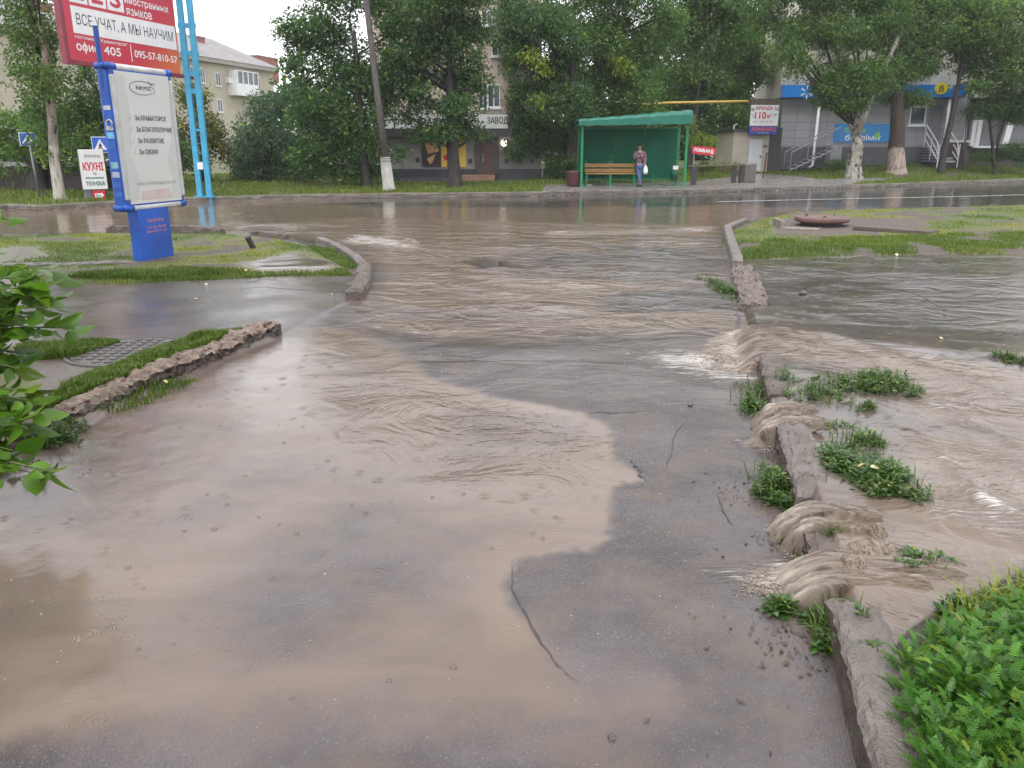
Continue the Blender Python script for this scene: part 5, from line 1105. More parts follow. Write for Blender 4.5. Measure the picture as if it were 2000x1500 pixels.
def ferny(rs, L):
    """a leaf cut into toothed fingers either side of its rib, arching over"""
    P = []; F = []
    def arch(t): return t*L, .18*L*math.sin(t*2.2)-.16*L*t*t
    def lobe(x, z, dx, dy, ln, w, dz):
        b = len(P); n = math.hypot(dx, dy); dx, dy = dx/n, dy/n; px, py = -dy, dx
        P.extend([(x-px*w*.3, -py*w*.3, z), (x+dx*ln*.45+px*w, dy*ln*.45+py*w, z+dz*.6), (x+dx*ln, dy*ln, z+dz*.2-.02*ln), (x+dx*ln*.45-px*w, dy*ln*.45-py*w, z+dz*.6)])
        F.append((b, b+1, b+2, b+3))
    for i in range(6):
        t = .22+.13*i; x, z = arch(t); ln = L*(.30-.20*abs(t-.42))*(.85+.3*rs.rand())
        for sgn in (1, -1):
            lobe(x, z, .62, sgn, ln, ln*.17, ln*.16); lobe(x+ln*.25, z, 1.0, sgn*.75, ln*.62, ln*.13, ln*.1); lobe(x+ln*.12, z, .3, sgn, ln*.6, ln*.12, ln*.1)
    x, z = arch(.97); lobe(x-.05*L, z, 1, 0, L*.26, L*.045, 0)
    b = len(P); a0, z0 = arch(0.0); a1, z1 = arch(.5); a2, z2 = arch(1)
    P.extend([(a0, -.006*L, z0), (a0, .006*L, z0), (a1, .012*L, z1), (a1, -.012*L, z1), (a2, 0, z2)]); F.extend([(b, b+1, b+2, b+3), (b+3, b+2, b+4)])
    return np.array(P), F
def oval(rs, L, w, fold=.25, bend=.3):
    t = np.array([0, .2, .45, .72, 1.0]); h = np.array([.06, .8, 1, .68, 0])*w*L; P = []; F = []
    for a, b in zip(t, h):
        z = -bend*L*a*a; P += [(a*L, -b, z+fold*b), (a*L, 0, z), (a*L, b, z+fold*b)]
    for i in range(4):
        for k in range(2): F.append((i*3+k, i*3+k+1, i*3+k+4, i*3+k+3))
    return np.array(P), F
rs = np.random.RandomState(77)
FERN = [ferny(rs, 1.0) for _ in range(8)]; OV = [oval(rs, 1.0, rs.uniform(.2, .3), rs.uniform(.1, .5), rs.uniform(.1, .5)) for _ in range(8)]
def plant(bag, p, h, L, n, shapes, rs, dark=0.0, flat=.5):
    for i in range(n):
        q = i*2.4+rs.rand()*.8; el = flat+rs.uniform(-.3, .5); f = (i+1)/n
        A = np.array([math.cos(q)*math.cos(el), math.sin(q)*math.cos(el), math.sin(el)]); B = np.array([-math.sin(q), math.cos(q), rs.uniform(-.3, .3)])
        O = np.array([p[0], p[1], p[2]+h*f])+A*.01; sh, F = shapes[rs.randint(len(shapes))]
        bag.add(sh*L*rs.uniform(.7, 1.2)*(1.1-.35*f), F, O, A, B, np.array([rs.rand(), np.clip(.45+.4*f-dark+rs.uniform(-.2, .2), 0, 1), (.15+.3*rs.rand())*(rs.rand() < .12), 1]))
# the lush bed bottom right, too thick to count
BED_IN = PW([(1752, 1290), (1800, 1255), (1900, 1215), (2010, 1180), (2500, 1000), (2600, 1500), (2300, 2000), (1900, 1800), (1830, 1560), (1800, 1440), (1775, 1370)], .2)
pb_ = np.array(BED_IN); lo, hi = pb_.min(0), pb_.max(0); bag = LeafBag(); cnt = 0
for _ in range(24000):
    a = lo+(hi-lo)*rs.rand(2)
    if cnt >= 1350: break
    if not inside(BED_IN, np.array([a[0]]), np.array([a[1]]))[0] or a[0] > a[1]*1.1+.7 or a[1] < .8: continue
    cnt += 1; e = min(1, float(ldist(BED_IN, np.array([a[0]]), np.array([a[1]]))[0])/.25)
    plant(bag, (a[0], a[1], ground_z(*a)), rs.uniform(.05, .16)*(.5+.5*e), rs.uniform(.036, .074), rs.randint(7, 11), FERN, rs, rs.uniform(-.1, .2), flat=.5)
tag(bag.build('weeds', weedm), kind='stuff')
bag = LeafBag()
for _ in range(240):
    a = lo+(hi-lo)*rs.rand(2)
    if not inside(BED_IN, np.array([a[0]]), np.array([a[1]]))[0] or a[1] < .8: continue
    plant(bag, (a[0], a[1], ground_z(*a)), rs.uniform(.03, .15), rs.uniform(.025, .042), 8, OV, rs, .1, .4)
tag(bag.build('low_herbs', weedm), kind='stuff')
TG = PW([(1850, 1200), (1900, 1165), (2010, 1110), (2200, 1060), (2200, 1180), (1990, 1190), (1890, 1225)], .2)
A = scatter(TG, 700, rs, .25, 3); tag(blades('long_grass', np.column_stack([A, gz(A[:, 0], A[:, 1])]), .085, .004, rs, tintb=.6*rs.rand(len(A)), lean=1.2), kind='stuff')
# clumps of flat weeds in the flood: each a thing
def clump(px, py, rx, ry, z, lab, n=60, h=.07, L=.035, dark=.1, g='weed clumps in the flood water'):
    c = at(px, py, z); ex = abs(at(px+rx, py, z).x-c.x); ey = abs(at(px, py-ry, z).y-c.y); gzv = ground_z(c.x, c.y)
    t = thing('weed_clump', lab, 'weeds', Vector((c.x, c.y, gzv)), g); bag = LeafBag(); st = MB()
    for _ in range(int(n*2.2)):
        q, r = rs.rand()*6.28, math.sqrt(rs.rand())*(.8+.5*math.sin(3*rs.rand()*6)); x, y = c.x+ex*r*math.cos(q), c.y+ey*r*math.sin(q)
        if fbm(np.array([x*9]), np.array([y*9]), 3, 15)[0] < .47: continue
        gg = ground_z(x, y); hh = h*rs.uniform(.15, .9)*(1-.4*min(r, 1)); plant(bag, (x, y, gg-.01), hh, L*rs.uniform(.7, 1.2), rs.randint(6, 10), OV, rs, dark, .45)
        st.tube([(x, y, gg-.02), (x, y, gg+hh)], .0025, 3, False)
    bag.build('leaves', lowm, t); st.build('stems', stemm, t)
    P = np.column_stack([c.x+ex*1.05*(rs.rand(int(n*1.6))-.5)*2*rs.rand(int(n*1.6)), c.y+ey*1.05*(rs.rand(int(n*1.6))-.5)*2*rs.rand(int(n*1.6))]); zz = gz(P[:, 0], P[:, 1])
    blades('grass_blades', np.column_stack([P, zz-.01]), h*.8, .0028, rs, parent=t, tintb=.25*rs.rand(len(P)), lean=1.1, mat=lowm)
    return t
clump(1700, 750, 88, 20, .14, 'wide low weed clump just beyond the kerb beside the largest waterfall', 150, .11)
clump(1595, 770, 50, 20, .14, 'weed clump between the kerb stone and the wide clump near the largest waterfall', 60, .09)
clump(1490, 738, 50, 18, .13, 'weed clump growing over the kerb top right below the largest waterfall', 60, .12)
clump(1465, 790, 34, 26, 0.0, 'weed clump at the kerb foot below the largest waterfall', 60, .10)
clump(1690, 795, 34, 8, .14, 'small flat weed tuft between the wide clump and the pale fallen leaf', 26, .07)
clump(1680, 860, 60, 26, .14, 'weed clump behind the worn kerb stone, dotted with yellow leaves', 90, .085)
clump(1730, 940, 58, 34, .14, 'dense bright weed clump nearest the torn water on the right pavement', 130, .10)
clump(1640, 900, 34, 30, .14, 'thin weed patch between kerb and the yellow dotted clump', 44, .07)
clump(1510, 962, 36, 34, 0.0, 'bushy weed clump at the foot of the worn kerb stone', 100, .13)
clump(1620, 1030, 44, 7, .15, 'narrow strip of weeds on top of the broken kerb stone', 34, .07)
clump(1560, 1075, 26, 38, .02, 'half drowned weeds under the nearest spill of water', 40, .06, dark=.0)
clump(1525, 1195, 26, 12, 0.0, 'small leafy weed lying on the asphalt below the nearest spill', 30, .06)
clump(1640, 1190, 44, 16, .14, 'weed clump crossing the kerb top at the head of the long straight stone', 70, .09)
clump(1620, 1240, 34, 34, .02, 'dark hanging weed clump at the kerb foot beside the head of the long stone', 90, .12, dark=.25)
clump(1410, 565, 26, 26, 0.0, 'small tuft on the driveway side of the crumbling pebbly kerb', 70, .12)
clump(1970, 716, 22, 9, .08, 'lone weed tuft standing in the flood at the right edge', 30, .09)
clump(1815, 1105, 50, 22, .13, 'drowned grass clump in the flood beside the ferny bed', 60, .04, dark=.1)
clump(1880, 1180, 40, 18, .18, 'bright leafy weed at the muddy tip of the ferny bed', 40, .10)
clump(1690, 568+0, 0.1, 0.1, .08, 'x', 1) if False else None
clump(1718, 1475, 16, 26, 0.0, 'small leafy tuft at the foot of the long straight kerb stone at the bottom edge', 24, .05)
clump(1690, 1330, 14, 26, .02, 'thin strip of weeds in the gutter beside the long straight kerb stone', 20, .05, dark=.2)
clump(690, 572, 22, 8, 0.02, 'tuft of grass at the tilted corner kerb stone of the left lawn', 26, .07, g='weed tufts beside the kerbs')
clump(110, 840, 40, 20, 0.05, 'long wet grass tuft at the kerb beside the leafy bush', 60, .14, g='weed tufts beside the kerbs')

# the leafy bush leaning in from the left
b_ = Vector((-3.75, 3.75, .05)); bush = thing('leafy_bush', 'leafy bush with big bright green leaves leaning in at the left edge', 'bush', b_)
ends = [(95, 525, 3.7), (105, 580, 3.6), (132, 640, 3.6), (60, 620, 3.8), (20, 560, 3.9), (-30, 480, 3.9), (14, 425, 3.8), (45, 690, 3.6), (62, 760, 3.5), (75, 800, 3.4), (20, 720, 3.6), (10, 840, 3.4), (-60, 620, 3.7), (-60, 760, 3.5), (30, 540, 3.8), (-20, 690, 3.5), (0, 930, 3.15), (72, 915, 3.1), (95, 920, 3.1), (-120, 560, 3.6), (-160, 420, 3.8), (-200, 650, 3.5), (-90, 880, 3.2), (40, 655, 3.55), (70, 545, 3.75), (10, 790, 3.45), (-40, 560, 3.8), (80, 575, 3.62), (25, 880, 3.2), (60, 560, 3.5), (30, 600, 3.6), (70, 640, 3.55), (40, 720, 3.5), (55, 780, 3.4), (30, 820, 3.3), (5, 880, 3.2), (85, 550, 3.6), (100, 600, 3.5), (15, 640, 3.6), (25, 760, 3.4), (50, 830, 3.35), (-10, 600, 3.6), (-10, 790, 3.4)]
st = MB(); bag = LeafBag(); BL_ = [oval(rs, 1.0, rs.uniform(.30, .40), rs.uniform(.05, .35), rs.uniform(.1, .6)) for _ in range(10)]
for px, py, Yy in ends:
    e = np.array(W(px, py, Yy)); s0_ = np.array(b_)+rs.normal(size=3)*[.12, .12, 0]; mid = (s0_*.55+e*.45); mid[2] = max(mid[2], e[2]*.9)+rs.uniform(.05, .25)
    ts = np.linspace(0, 1, 12); C_ = [(1-t)**2*s0_+2*t*(1-t)*mid+t*t*e for t in ts]; st.tube([tuple(c) for c in C_], list(np.linspace(.011, .003, 12)), 5, False)
    for t in np.linspace(.42, 1, 17):
        c = (1-t)**2*s0_+2*t*(1-t)*mid+t*t*e; tg = 2*(1-t)*(mid-s0_)+2*t*(e-mid); tg /= np.linalg.norm(tg)
        for sgn in (1, -1):
            if rs.rand() < .12: continue
            sd = np.cross(tg, [0, 0, 1]); A = tg*rs.uniform(.1, .9)+sd*sgn*rs.uniform(.4, 1)+np.array([0, 0, rs.uniform(-.9, .25)]); B = np.cross(A, [rs.normal()*.5, rs.normal()*.5, 1])
            bag.add(BL_[rs.randint(10)][0]*rs.uniform(.07, .135), BL_[0][1], c+A*.015, A, B, np.array([rs.rand(), np.clip(rs.normal(.5, .25), 0, 1), .25*(rs.rand() < .12), 1]))
for _ in range(500):
    c = np.array([rs.uniform(-4.9, -3.35), rs.uniform(2.3, 4.3), rs.uniform(.1, 1.9)]); A = rs.normal(size=3); A[2] -= .4; B = np.cross(A, [rs.normal()*.4, rs.normal()*.4, 1])
    if c[0] > -.62*c[1]-.95: continue
    bag.add(BL_[rs.randint(10)][0]*rs.uniform(.06, .10), BL_[0][1], c, A, B, np.array([rs.rand(), rs.uniform(0, .7), 0, 1]))
bag.build('leaves', bushm, bush)
unseen_crown = [(np.array([-5.2, 4.6, 3.0]), np.array([1.3, 1.4, 1.6])), (np.array([-5.0, 3.0, 2.4]), np.array([1.5, 1.3, 1.5])), (np.array([-6.9, 6.6, 4.2]), np.array([1.8, 1.9, 1.9])), (np.array([-4.5, 2.8, 1.1]), np.array([.9, .9, .9])), (np.array([-5.6, 4.4, 5.0]), np.array([1.6, 1.6, 1.4]))]  # unseen tree crown beyond the left edge, added to reflect dark in the water
Vv, F_, T_ = leaves(split(unseen_crown, rs, .6, 5), rs, 12, 5, .24)
link('crown', fastmesh('crown', rel(Vv, bush), F_, {'tint': T_}), LF['mid'], bush); st.build('stems', stemm, bush, smooth=True)
# a sapling in the water under it
b2 = at(70, 925); sp_ = thing('seedling', 'small leafy seedling standing in the water below the bush', 'plant', b2); bag = LeafBag(); st = MB()
for px, py in ((70, 905), (45, 900), (98, 918), (25, 915), (80, 935), (5, 930)):
    e = np.array(W(px, py, b2.y)); st.tube([b2, Vector(e)], .003, 4)
    for k in range(7): A = rs.normal(size=3)*[1, 1, .5]; bag.add(BL_[rs.randint(10)][0]*rs.uniform(.03, .055), BL_[0][1], e, A, np.cross(A, [0, .3, 1]), np.array([rs.rand(), rs.uniform(.3, .8), 0, 1]))
bag.build('leaves', bushm, sp_); st.build('stem', stemm, sp_)
# ================================================================== FALLING WATER, COVERS, LITTER, PERSON
m, t, b = newmat('muddy_fall'); L = t.links.new
a = N(t, 'ShaderNodeAttribute', attribute_name='wa'); s = N(t, 'ShaderNodeSeparateColor'); L(a.outputs['Color'], s.inputs[0])
cx_ = N(t, 'ShaderNodeCombineXYZ'); L(math_(t, 'MULTIPLY', s.outputs[0], 2.4), cx_.inputs[0]); L(math_(t, 'MULTIPLY', s.outputs[1], 14.0), cx_.inputs[1])
nz = noise(t, cx_.outputs[0], 1.6, 5, .65, 1.6); c = mix(t, ramp(t, nz, .25, .75), (.20, .158, .125), (.27, .218, .175))
fo = ramp(t, math_(t, 'ADD', math_(t, 'MULTIPLY', nz, .9), math_(t, 'MULTIPLY', s.outputs[2], .45)), .72, 1.0)
c = mix(t, fo, c, (.46, .40, .34)); L(c, b.inputs['Base Color']); L(math_(t, 'ADD', .05, math_(t, 'MULTIPLY', fo, .25)), b.inputs['Roughness']); b.inputs['IOR'].default_value = 1.35
b.inputs['Subsurface Weight'].default_value = .0
bn = N(t, 'ShaderNodeBump'); bn.inputs['Distance'].default_value = .0035; L(math_(t, 'ADD', nz, math_(t, 'MULTIPLY', noise(t, coords(t), 30, 3), .3)), bn.inputs['Height']); L(bn.outputs[0], b.inputs['Normal'])
tp_ = N(t, 'ShaderNodeBsdfTransparent'); tp_.inputs[0].default_value = (.85, .76, .66, 1); ms = N(t, 'ShaderNodeMixShader')
L(math_(t, 'MULTIPLY_ADD', math_(t, 'SUBTRACT', 1.0, ramp(t, math_(t, 'ADD', nz, math_(t, 'MULTIPLY', s.outputs[2], .25)), .36, .66)), .72, .14), ms.inputs[0]); L(b.outputs[0], ms.inputs[1]); L(tp_.outputs[0], ms.inputs[2]); L(ms.outputs[0], t.nodes['Material Output'].inputs[0])
fallm = m
def cascade(uc, wid, v0, drop_v, ztop, seed, lift=.02, nu=64, nv=84):
    """water sliding over the kerb: a sheet along u, running from v0 on the pavement down to the driveway"""
    ss = np.linspace(-1, 1, nu); tt = np.linspace(0, 1, nv); S, Tt = np.meshgrid(ss, tt)
    skew = (fbm(Tt*2+seed*5.1, S*0+seed, 3, 1)-.5)*.5
    Uu = uc+S*wid*.5*(.75+.5*Tt)+skew*wid*.5*Tt; edgev = (fbm(S*2.2+seed*7.7, S*0+seed, 3, 2)-.5)*.10; Vv = v0+(drop_v-v0)*Tt+edgev*(Tt**1.5-.35)
    zt = np.array([[ground_z(*xy(Uu[i, j], Vv[i, j])) for j in range(nu)] for i in range(nv)])
    reach = .17+.04*fbm(S*3+seed, Tt*0, 2, 4); fall = np.clip((VR+.05-Vv)/reach, 0, 1)
    streak = fbm(S*4+seed*3, Tt*1.6+skew, 4, seed)-.5; churn = fbm(S*8+seed, Tt*11, 3, seed+9)-.5
    body = ztop-.012+lift*.45*(1-S**2)+streak*.005+churn*.004*sstep(.1, .4, Tt)
    zz = body*(1-fall**1.7)+(.012+.05*np.clip(churn+.1, 0, 1)*np.exp(-((Tt-.8)/.12)**2))
    back = sstep(VR+.12, VR+.34, Vv); zz = zz*(1-back)+(zt+.012+streak*.01)*back
    ed = sstep(1.0, .62, abs(S)+.5*(fbm(Tt*4+seed, S*2, 3, 6)-.45))*sstep(0, .12, Tt)*sstep(1.0, .86, Tt+.2*(fbm(S*6+seed, S*0, 3, 3)-.5))
    zz = (zt-.02)*(1-ed)+np.maximum(zz, zt+.003)*ed
    Xx, Yy = xy(Uu, Vv); ids = np.arange(nu*nv).reshape(nv, nu); F = np.stack([ids[:-1, :-1], ids[1:, :-1], ids[1:, 1:], ids[:-1, 1:]], -1).reshape(-1, 4)
    A = np.stack([Tt, (S+1)*.5*wid+skew*wid*.5, np.clip((.15+.75*np.exp(-((Tt-.78)/.16)**2))*sstep(1, .5, abs(S)), 0, 1), np.ones_like(S)], -1)
    o = link('waterfall', fastmesh('waterfall', np.stack([Xx, Yy, zz], -1).reshape(-1, 3), F, {'wa': A.reshape(-1, 4)}, True), fallm)
    return tag(o, kind='structure')
uA, uB = upx(1470, 730), upx(1432, 655)
cascade(uA+(uB-uA)*.25, (uB-uA)*.6, VR+.5, VR-.36, .12, 3, .03); cascade(uA+(uB-uA)*.62, (uB-uA)*.62, VR+.62, VR-.42, .115, 4, .045); cascade(uA+(uB-uA)*.9, (uB-uA)*.4, VR+.4, VR-.30, .09, 6, .02)
cascade(upx(1503, 862), .24, VR+.30, VR-.16, .15, 5, .01); cascade(upx(1498, 835), .18, VR+.26, VR-.13, .15, 7, .01)
cascade(upx(1560, 1048), .16, VR+.34, VR-.17, .15, 8, .02); cascade(upx(1566, 1080), .10, VR+.28, VR-.10, .15, 9, .01)
cascade(upx(1592, 1150), .22, VR+.55, VR-.30, .13, 12, .03); cascade(upx(1600, 1185), .14, VR+.4, VR-.2, .13, 14, .02)
# broken froth and flecks of foam at the foot of each fall
frm = M('froth', (.36, .31, .26), (.26, .215, .175), 40, .2)
def froth(px, py, su, sv, n, seed, r0=.012):
    rs = np.random.RandomState(seed); c = at(px, py); cu, cv = uv(c.x, c.y); bm = bmesh.new(); ico = bmesh.ops.create_icosphere(bm, subdivisions=1, radius=1); Vi = np.array([v.co for v in bm.verts]); Fi = np.array([[v.index for v in f.verts] for f in bm.faces]); bm.free()
    Vs = []; Fs = []
    for k in range(n):
        du, dv = rs.normal()*su, -abs(rs.normal())*sv+.04; x, y = xy(cu+du, cv+dv); f = math.exp(-(du/su)**2*.5-(dv/sv)**2*.5); r = r0*(.25+.9*rs.rand()*f)
        P = Vi*(1+.35*rs.normal(size=(len(Vi), 1)))*np.array([r*(1+rs.rand()*1.4), r, r*.55*(1+f)])+np.array([x, y, ground_z(x, y)+r*.2+.02*f*rs.rand()]); Fs.append(Fi+len(Vi)*k); Vs.append(P)
    tag(link('foam', fastmesh('foam', np.concatenate(Vs), np.concatenate(Fs), None, True), frm), kind='stuff')
froth(1432, 700, .30, .22, 1100, 1, .0065); froth(1500, 872, .10, .09, 350, 2, .004); froth(1535, 1150, .09, .13, 900, 3, .0048); froth(1553, 1085, .05, .06, 350, 4, .004)
# standing waves behind the nearest spills
def hump(px, py, z, rx, ry, h, seed):
    c = at(px, py, z); n = 26; q, r = np.meshgrid(np.linspace(0, 2*math.pi, n), np.linspace(0, 1, 14)); x = c.x+rx*r*np.cos(q); y = c.y+ry*r*np.sin(q)
    zz = gz(x, y)-.012+h*(1-r**2)**1.3*(.6+.9*fbm(x*6+seed, y*6, 2, seed)); ids = np.arange(x.size).reshape(x.shape); F = np.stack([ids[:-1, :-1], ids[1:, :-1], ids[1:, 1:], ids[:-1, 1:]], -1).reshape(-1, 4)
    A = np.stack([r, x*3, .35*(1-r), np.ones_like(r)], -1)
    tag(link('standing_wave', fastmesh('standing_wave', np.stack([x, y, zz], -1).reshape(-1, 3), F, {'wa': A.reshape(-1, 4)}, True), fallm), kind='structure')
hump(1725, 1062, .16, .16, .09, .045, 2); hump(1660, 1088, .16, .10, .07, .04, 3); hump(1715, 1025, .16, .05, .05, .05, 4); hump(1540, 1145, .03, .07, .06, .05, 6); hump(1520, 1155, .02, .05, .05, .03, 7)
hump(800, 474, 0, .22, .25, .10, 9)
# concrete ring cover and slab on the right lawn
c0 = gp(1604, 440); wc = thing('well_cover', 'thick reddish concrete well cover lying raised on the right lawn', 'well cover', c0)
rad = abs(at(1658, 430, .3).x-at(1550, 430, .3).x)/2
rc = M('red_concrete', (.17, .088, .072), (.12, .065, .055), 6, .5, .6, bscale=30)
m = MB(); V_ = []; nn = 48
zc = c0.z+.07
m.lathe((c0.x, c0.y, zc), [(0, 0), (rad*.96, 0), (rad, .03), (rad, .07), (rad*.975, .09), (rad*.80, .085), (rad*.78, .07), (rad*.72, .087), (0, .09)], nn); m.build('disc', rc, wc, smooth=False)
m = MB(); m.lathe((c0.x, c0.y, c0.z-.05), [(rad*.74, 0), (rad*.76, .115), (rad*.6, .115), (rad*.6, 0)], 40); m.build('ring', M('dark_ring', (.035, .03, .03), (.06, .05, .045), 8, .6, .6), wc)
m = MB()
for q in (0.3, 2.4, 4.4): m.tube([(c0.x+rad*.55*math.cos(q), c0.y+rad*.55*math.sin(q), zc+.085), (c0.x+rad*.6*math.cos(q+.1), c0.y+rad*.6*math.sin(q+.1), zc+.125), (c0.x+rad*.65*math.cos(q+.2), c0.y+rad*.65*math.sin(q+.2), zc+.085)], .012, 5)
m.build('lifting_loop', M('rust', (.09, .045, .03), (.06, .035, .025), 8, .6), wc)
def slabthing(name, lab, cat, p0, p1, w, h, mat, tilt=0):
    a, b = gp(*p0), gp(*p1); d = (b-a).normalized(); m = MB(); c = (a+b)/2+Vector((0, 0, h/2-.02)); up = Vector((0, math.sin(tilt), math.cos(tilt))); sd_ = d.cross(up)
    m.box(c, ((b-a).length, w, h), X=d, Y=sd_, Z=up); o = m.build(name, mat, bevel=.012); return tag(o, lab, cat)
slabthing('concrete_slab', 'flat dark broken slab lying right of the well cover on the lawn', 'slab', (1680, 446), (1822, 456), .75, .07, M('dark_slab', (.10, .075, .06), (.07, .05, .042), 7, .5, .7), .06)
slabthing('timber', 'short grey beam standing up left of the well cover', 'beam', (1512, 440), (1528, 446), .08, .16, M('timber_grey', (.24, .2, .17), (.17, .14, .12), 8, .55, .4))
slabthing('concrete_edge', 'thin broken concrete edge in front of the well cover', 'slab', (1530, 447), (1600, 450), .3, .05, M('edge_concrete', (.25, .2, .16), (.17, .13, .11), 8, .55, .5))
# black stake on the left lawn
s0 = gp(497, 484); m = MB(); e = W(483, 462, s0.y-.1); m.tube([s0-Vector((0, 0, .05)), e], .045, 8); o = m.build('stake', darkm); tag(o, 'short black leaning stub of a stake on the left lawn', 'stake')
# manholes
def manhole(lab, px, py, r, z, name='manhole_cover', mat=None):
    c = at(px, py, z); g0 = ground_z(c.x, c.y); t_ = thing(name, lab, 'manhole', Vector((c.x, c.y, g0)))
    m = MB(); m.lathe((c.x, c.y, g0-.01), [(0, .022), (r*.9, .022), (r*.91, .012), (r*.94, .012), (r*.95, .026), (r, .024), (r*1.01, -.04)], 40); LM = (mat or M('wet_iron', (.13, .115, .105), (.09, .08, .075), 5, .3, .5, bscale=45))
    for k in range(-4, 5):
        for j in range(-4, 5):
            if math.hypot(k, j) < 4.3: m.box((c.x+k*r*.19, c.y+j*r*.19, g0+.014), (r*.11, r*.11, .01))
    m.build('lid', LM, t_, smooth=False)
manhole('round iron manhole cover in the muddy grass strip left of the driveway', 254, 683, .46, .09)
# crack lines in the asphalt
def crack(pts, w, z=0.004):
    P = PW(pts); q = [P[0]]
    for a_, b_ in zip(P[:-1], P[1:]):
        for k in range(1, 6): f = k/5; q.append((a_[0]+(b_[0]-a_[0])*f+(RS.rand()-.5)*w*2.2, a_[1]+(b_[1]-a_[1])*f+(RS.rand()-.5)*w*2.2))
    V_ = []
    for i, p in enumerate(q):
        d = np.array(q[min(i+1, len(q)-1)])-np.array(q[max(i-1, 0)]); d /= np.linalg.norm(d)+1e-9; n_ = np.array([-d[1], d[0]]); ww = w*(.4+RS.rand())*math.sin(math.pi*(i+.6)/(len(q)+.2))
        for sg in (1, -1): x, y = p[0]+n_[0]*ww*sg, p[1]+n_[1]*ww*sg; V_.append((x, y, ground_z(x, y)+z))
    m = MB(); m.add(V_, [(2*i, 2*i+1, 2*i+3, 2*i+2) for i in range(len(q)-1)]); tag(m.build('crack', M('crack_dark', (.03, .026, .025), (.05, .042, .04), 9, .4)), kind='structure')
crack([(1232, 900), (1245, 915), (1255, 932), (1268, 940)], .010); crack([(1345, 815), (1318, 850), (1310, 890), (1298, 920)], .0035); crack([(1400, 960), (1412, 1000), (1432, 1030)], .004)
crack([(1000, 1092), (1000, 1150), (1030, 1210), (1080, 1290), (1130, 1335)], .0035); crack([(1150, 806), (1200, 809), (1260, 805)], .007)
crack([(420, 552), (480, 555), (520, 548), (560, 552)], .012); crack([(440, 566), (520, 563), (600, 570), (680, 572)], .012); crack([(1500, 590), (1560, 586), (1640, 578), (1750, 570)], .010); crack([(1760, 575), (1800, 590), (1850, 620)], .012)
crack([(1442, 600), (1440, 640), (1444, 660)], .014)
# raindrop bubbles
bubm = M('bubble_film', (.20, .16, .135), (.16, .125, .105), 30, .2, spec=.5)
tq = bubm.node_tree; tpn = N(tq, 'ShaderNodeBsdfTransparent'); msn = N(tq, 'ShaderNodeMixShader'); msn.inputs[0].default_value = .6; tq.links.new(tq.nodes['Principled BSDF'].outputs[0], msn.inputs[1]); tq.links.new(tpn.outputs[0], msn.inputs[2]); tq.links.new(msn.outputs[0], tq.nodes['Material Output'].inputs[0]); tq.nodes['Principled BSDF'].inputs['IOR'].default_value = 1.7
bp = [(360, 1037), (280, 1150), (418, 1033), (443, 985), (545, 1025), (580, 1042), (405, 965), (430, 832), (555, 865), (228, 828), (318, 905), (505, 1010), (730, 940), (845, 972), (1085, 1010), (1060, 1052), (885, 1302), (760, 1330), (570, 1365), (960, 1070), (340, 1260), (270, 1270), (715, 1000), (640, 900), (480, 930), (250, 1110), (905, 965), (660, 855)]
bub0 = None
for i, (px, py) in enumerate(bp):
    c = at(px, py); c.z = ground_z(c.x, c.y)+.001; r = .006+.008*RS.rand()
    if bub0 is None:
        mb = MB(); mb.lathe((0, 0, 0), [(1.15, -.25), (1, .05)]+[(math.cos(q), .75*math.sin(q)) for q in np.linspace(.1, math.pi/2, 6)], 16); bub0 = mb.build('water_bubble', bubm, smooth=True); o = bub0
    else: o = bub0.copy(); COL.objects.link(o)
    o.location = c; o.scale = (r, r, r); tag(o, 'raindrop bubble on the muddy water', 'bubble', 'raindrop bubbles')
# fallen leaves and crumbs
lv0 = None; P_, F_ = oval(RS, 1.0, .34, .2, .25)
lfm = {'a': M('leaf_yellow', (.45, .38, .12), (.36, .27, .08), 20, .45), 'b': M('leaf_pale', (.52, .48, .30), (.45, .40, .22), 20, .45), 'c': M('leaf_brown', (.26, .15, .08), (.18, .1, .06), 20, .5)}
lit = [(1615, 838, .16, 'b', .09), (1700, 1002-90, .2, 'b', .05), (1665, 745, .2, 'a', .05), (1690, 905, .2, 'a', .04), (1735, 948, .2, 'a', .03), (1800, 1100, .15, 'c', .05), (1818, 1102, .15, 'c', .04), (1515, 808, .02, 'a', .05), (1835, 660, .1, 'b', .05), (1850, 605, .1, 'a', .06), (1835, 512, .1, 'b', .06), (1590, 506, .1, 'b', .08), (1750, 495, .12, 'b', .07), (400, 574-20, .02, 'b', .05), (380, 584, .02, 'b', .06), (645, 575, .02, 'b', .06), (480, 525, .1, 'a', .05), (600, 522, .1, 'a', .06), (660, 517, .1, 'a', .06), (540, 530, .1, 'c', .06), (320, 742, .05, 'a', .04), (1740, 1475-150, .16, 'c', .03), (1712, 1370, .16, 'c', .025), (1500, 500, .1, 'c', .07), (1480, 530, .1, 'a', .07)]
for i, (px, py, z, k, L_s) in enumerate(lit):
    c = at(px, py, z)
    me = bpy.data.meshes.new('fallen_leaf'); me.from_pydata([tuple(p*L_s) for p in P_], [], F_); me.update(); o = link('fallen_leaf', me, lfm[k])
    o.location = (c.x, c.y, max(z, ground_z(c.x, c.y)+.01)); o.rotation_euler = (RS.rand()*.4, RS.rand()*.4, RS.rand()*6)
    tag(o, {'a': 'small yellow fallen leaf lying in the wet', 'b': 'small pale fallen leaf lying in the wet', 'c': 'small brown fallen leaf lying in the wet'}[k], 'leaf', 'fallen leaves')
o = [o for o in COL.objects if o.name == 'fallen_leaf'][0]; o['label'] = 'large pale fallen leaf on the water behind the worn kerb stone'
stm = M('pebble', (.07, .062, .06), (.12, .1, .095), 20, .4); pe = None
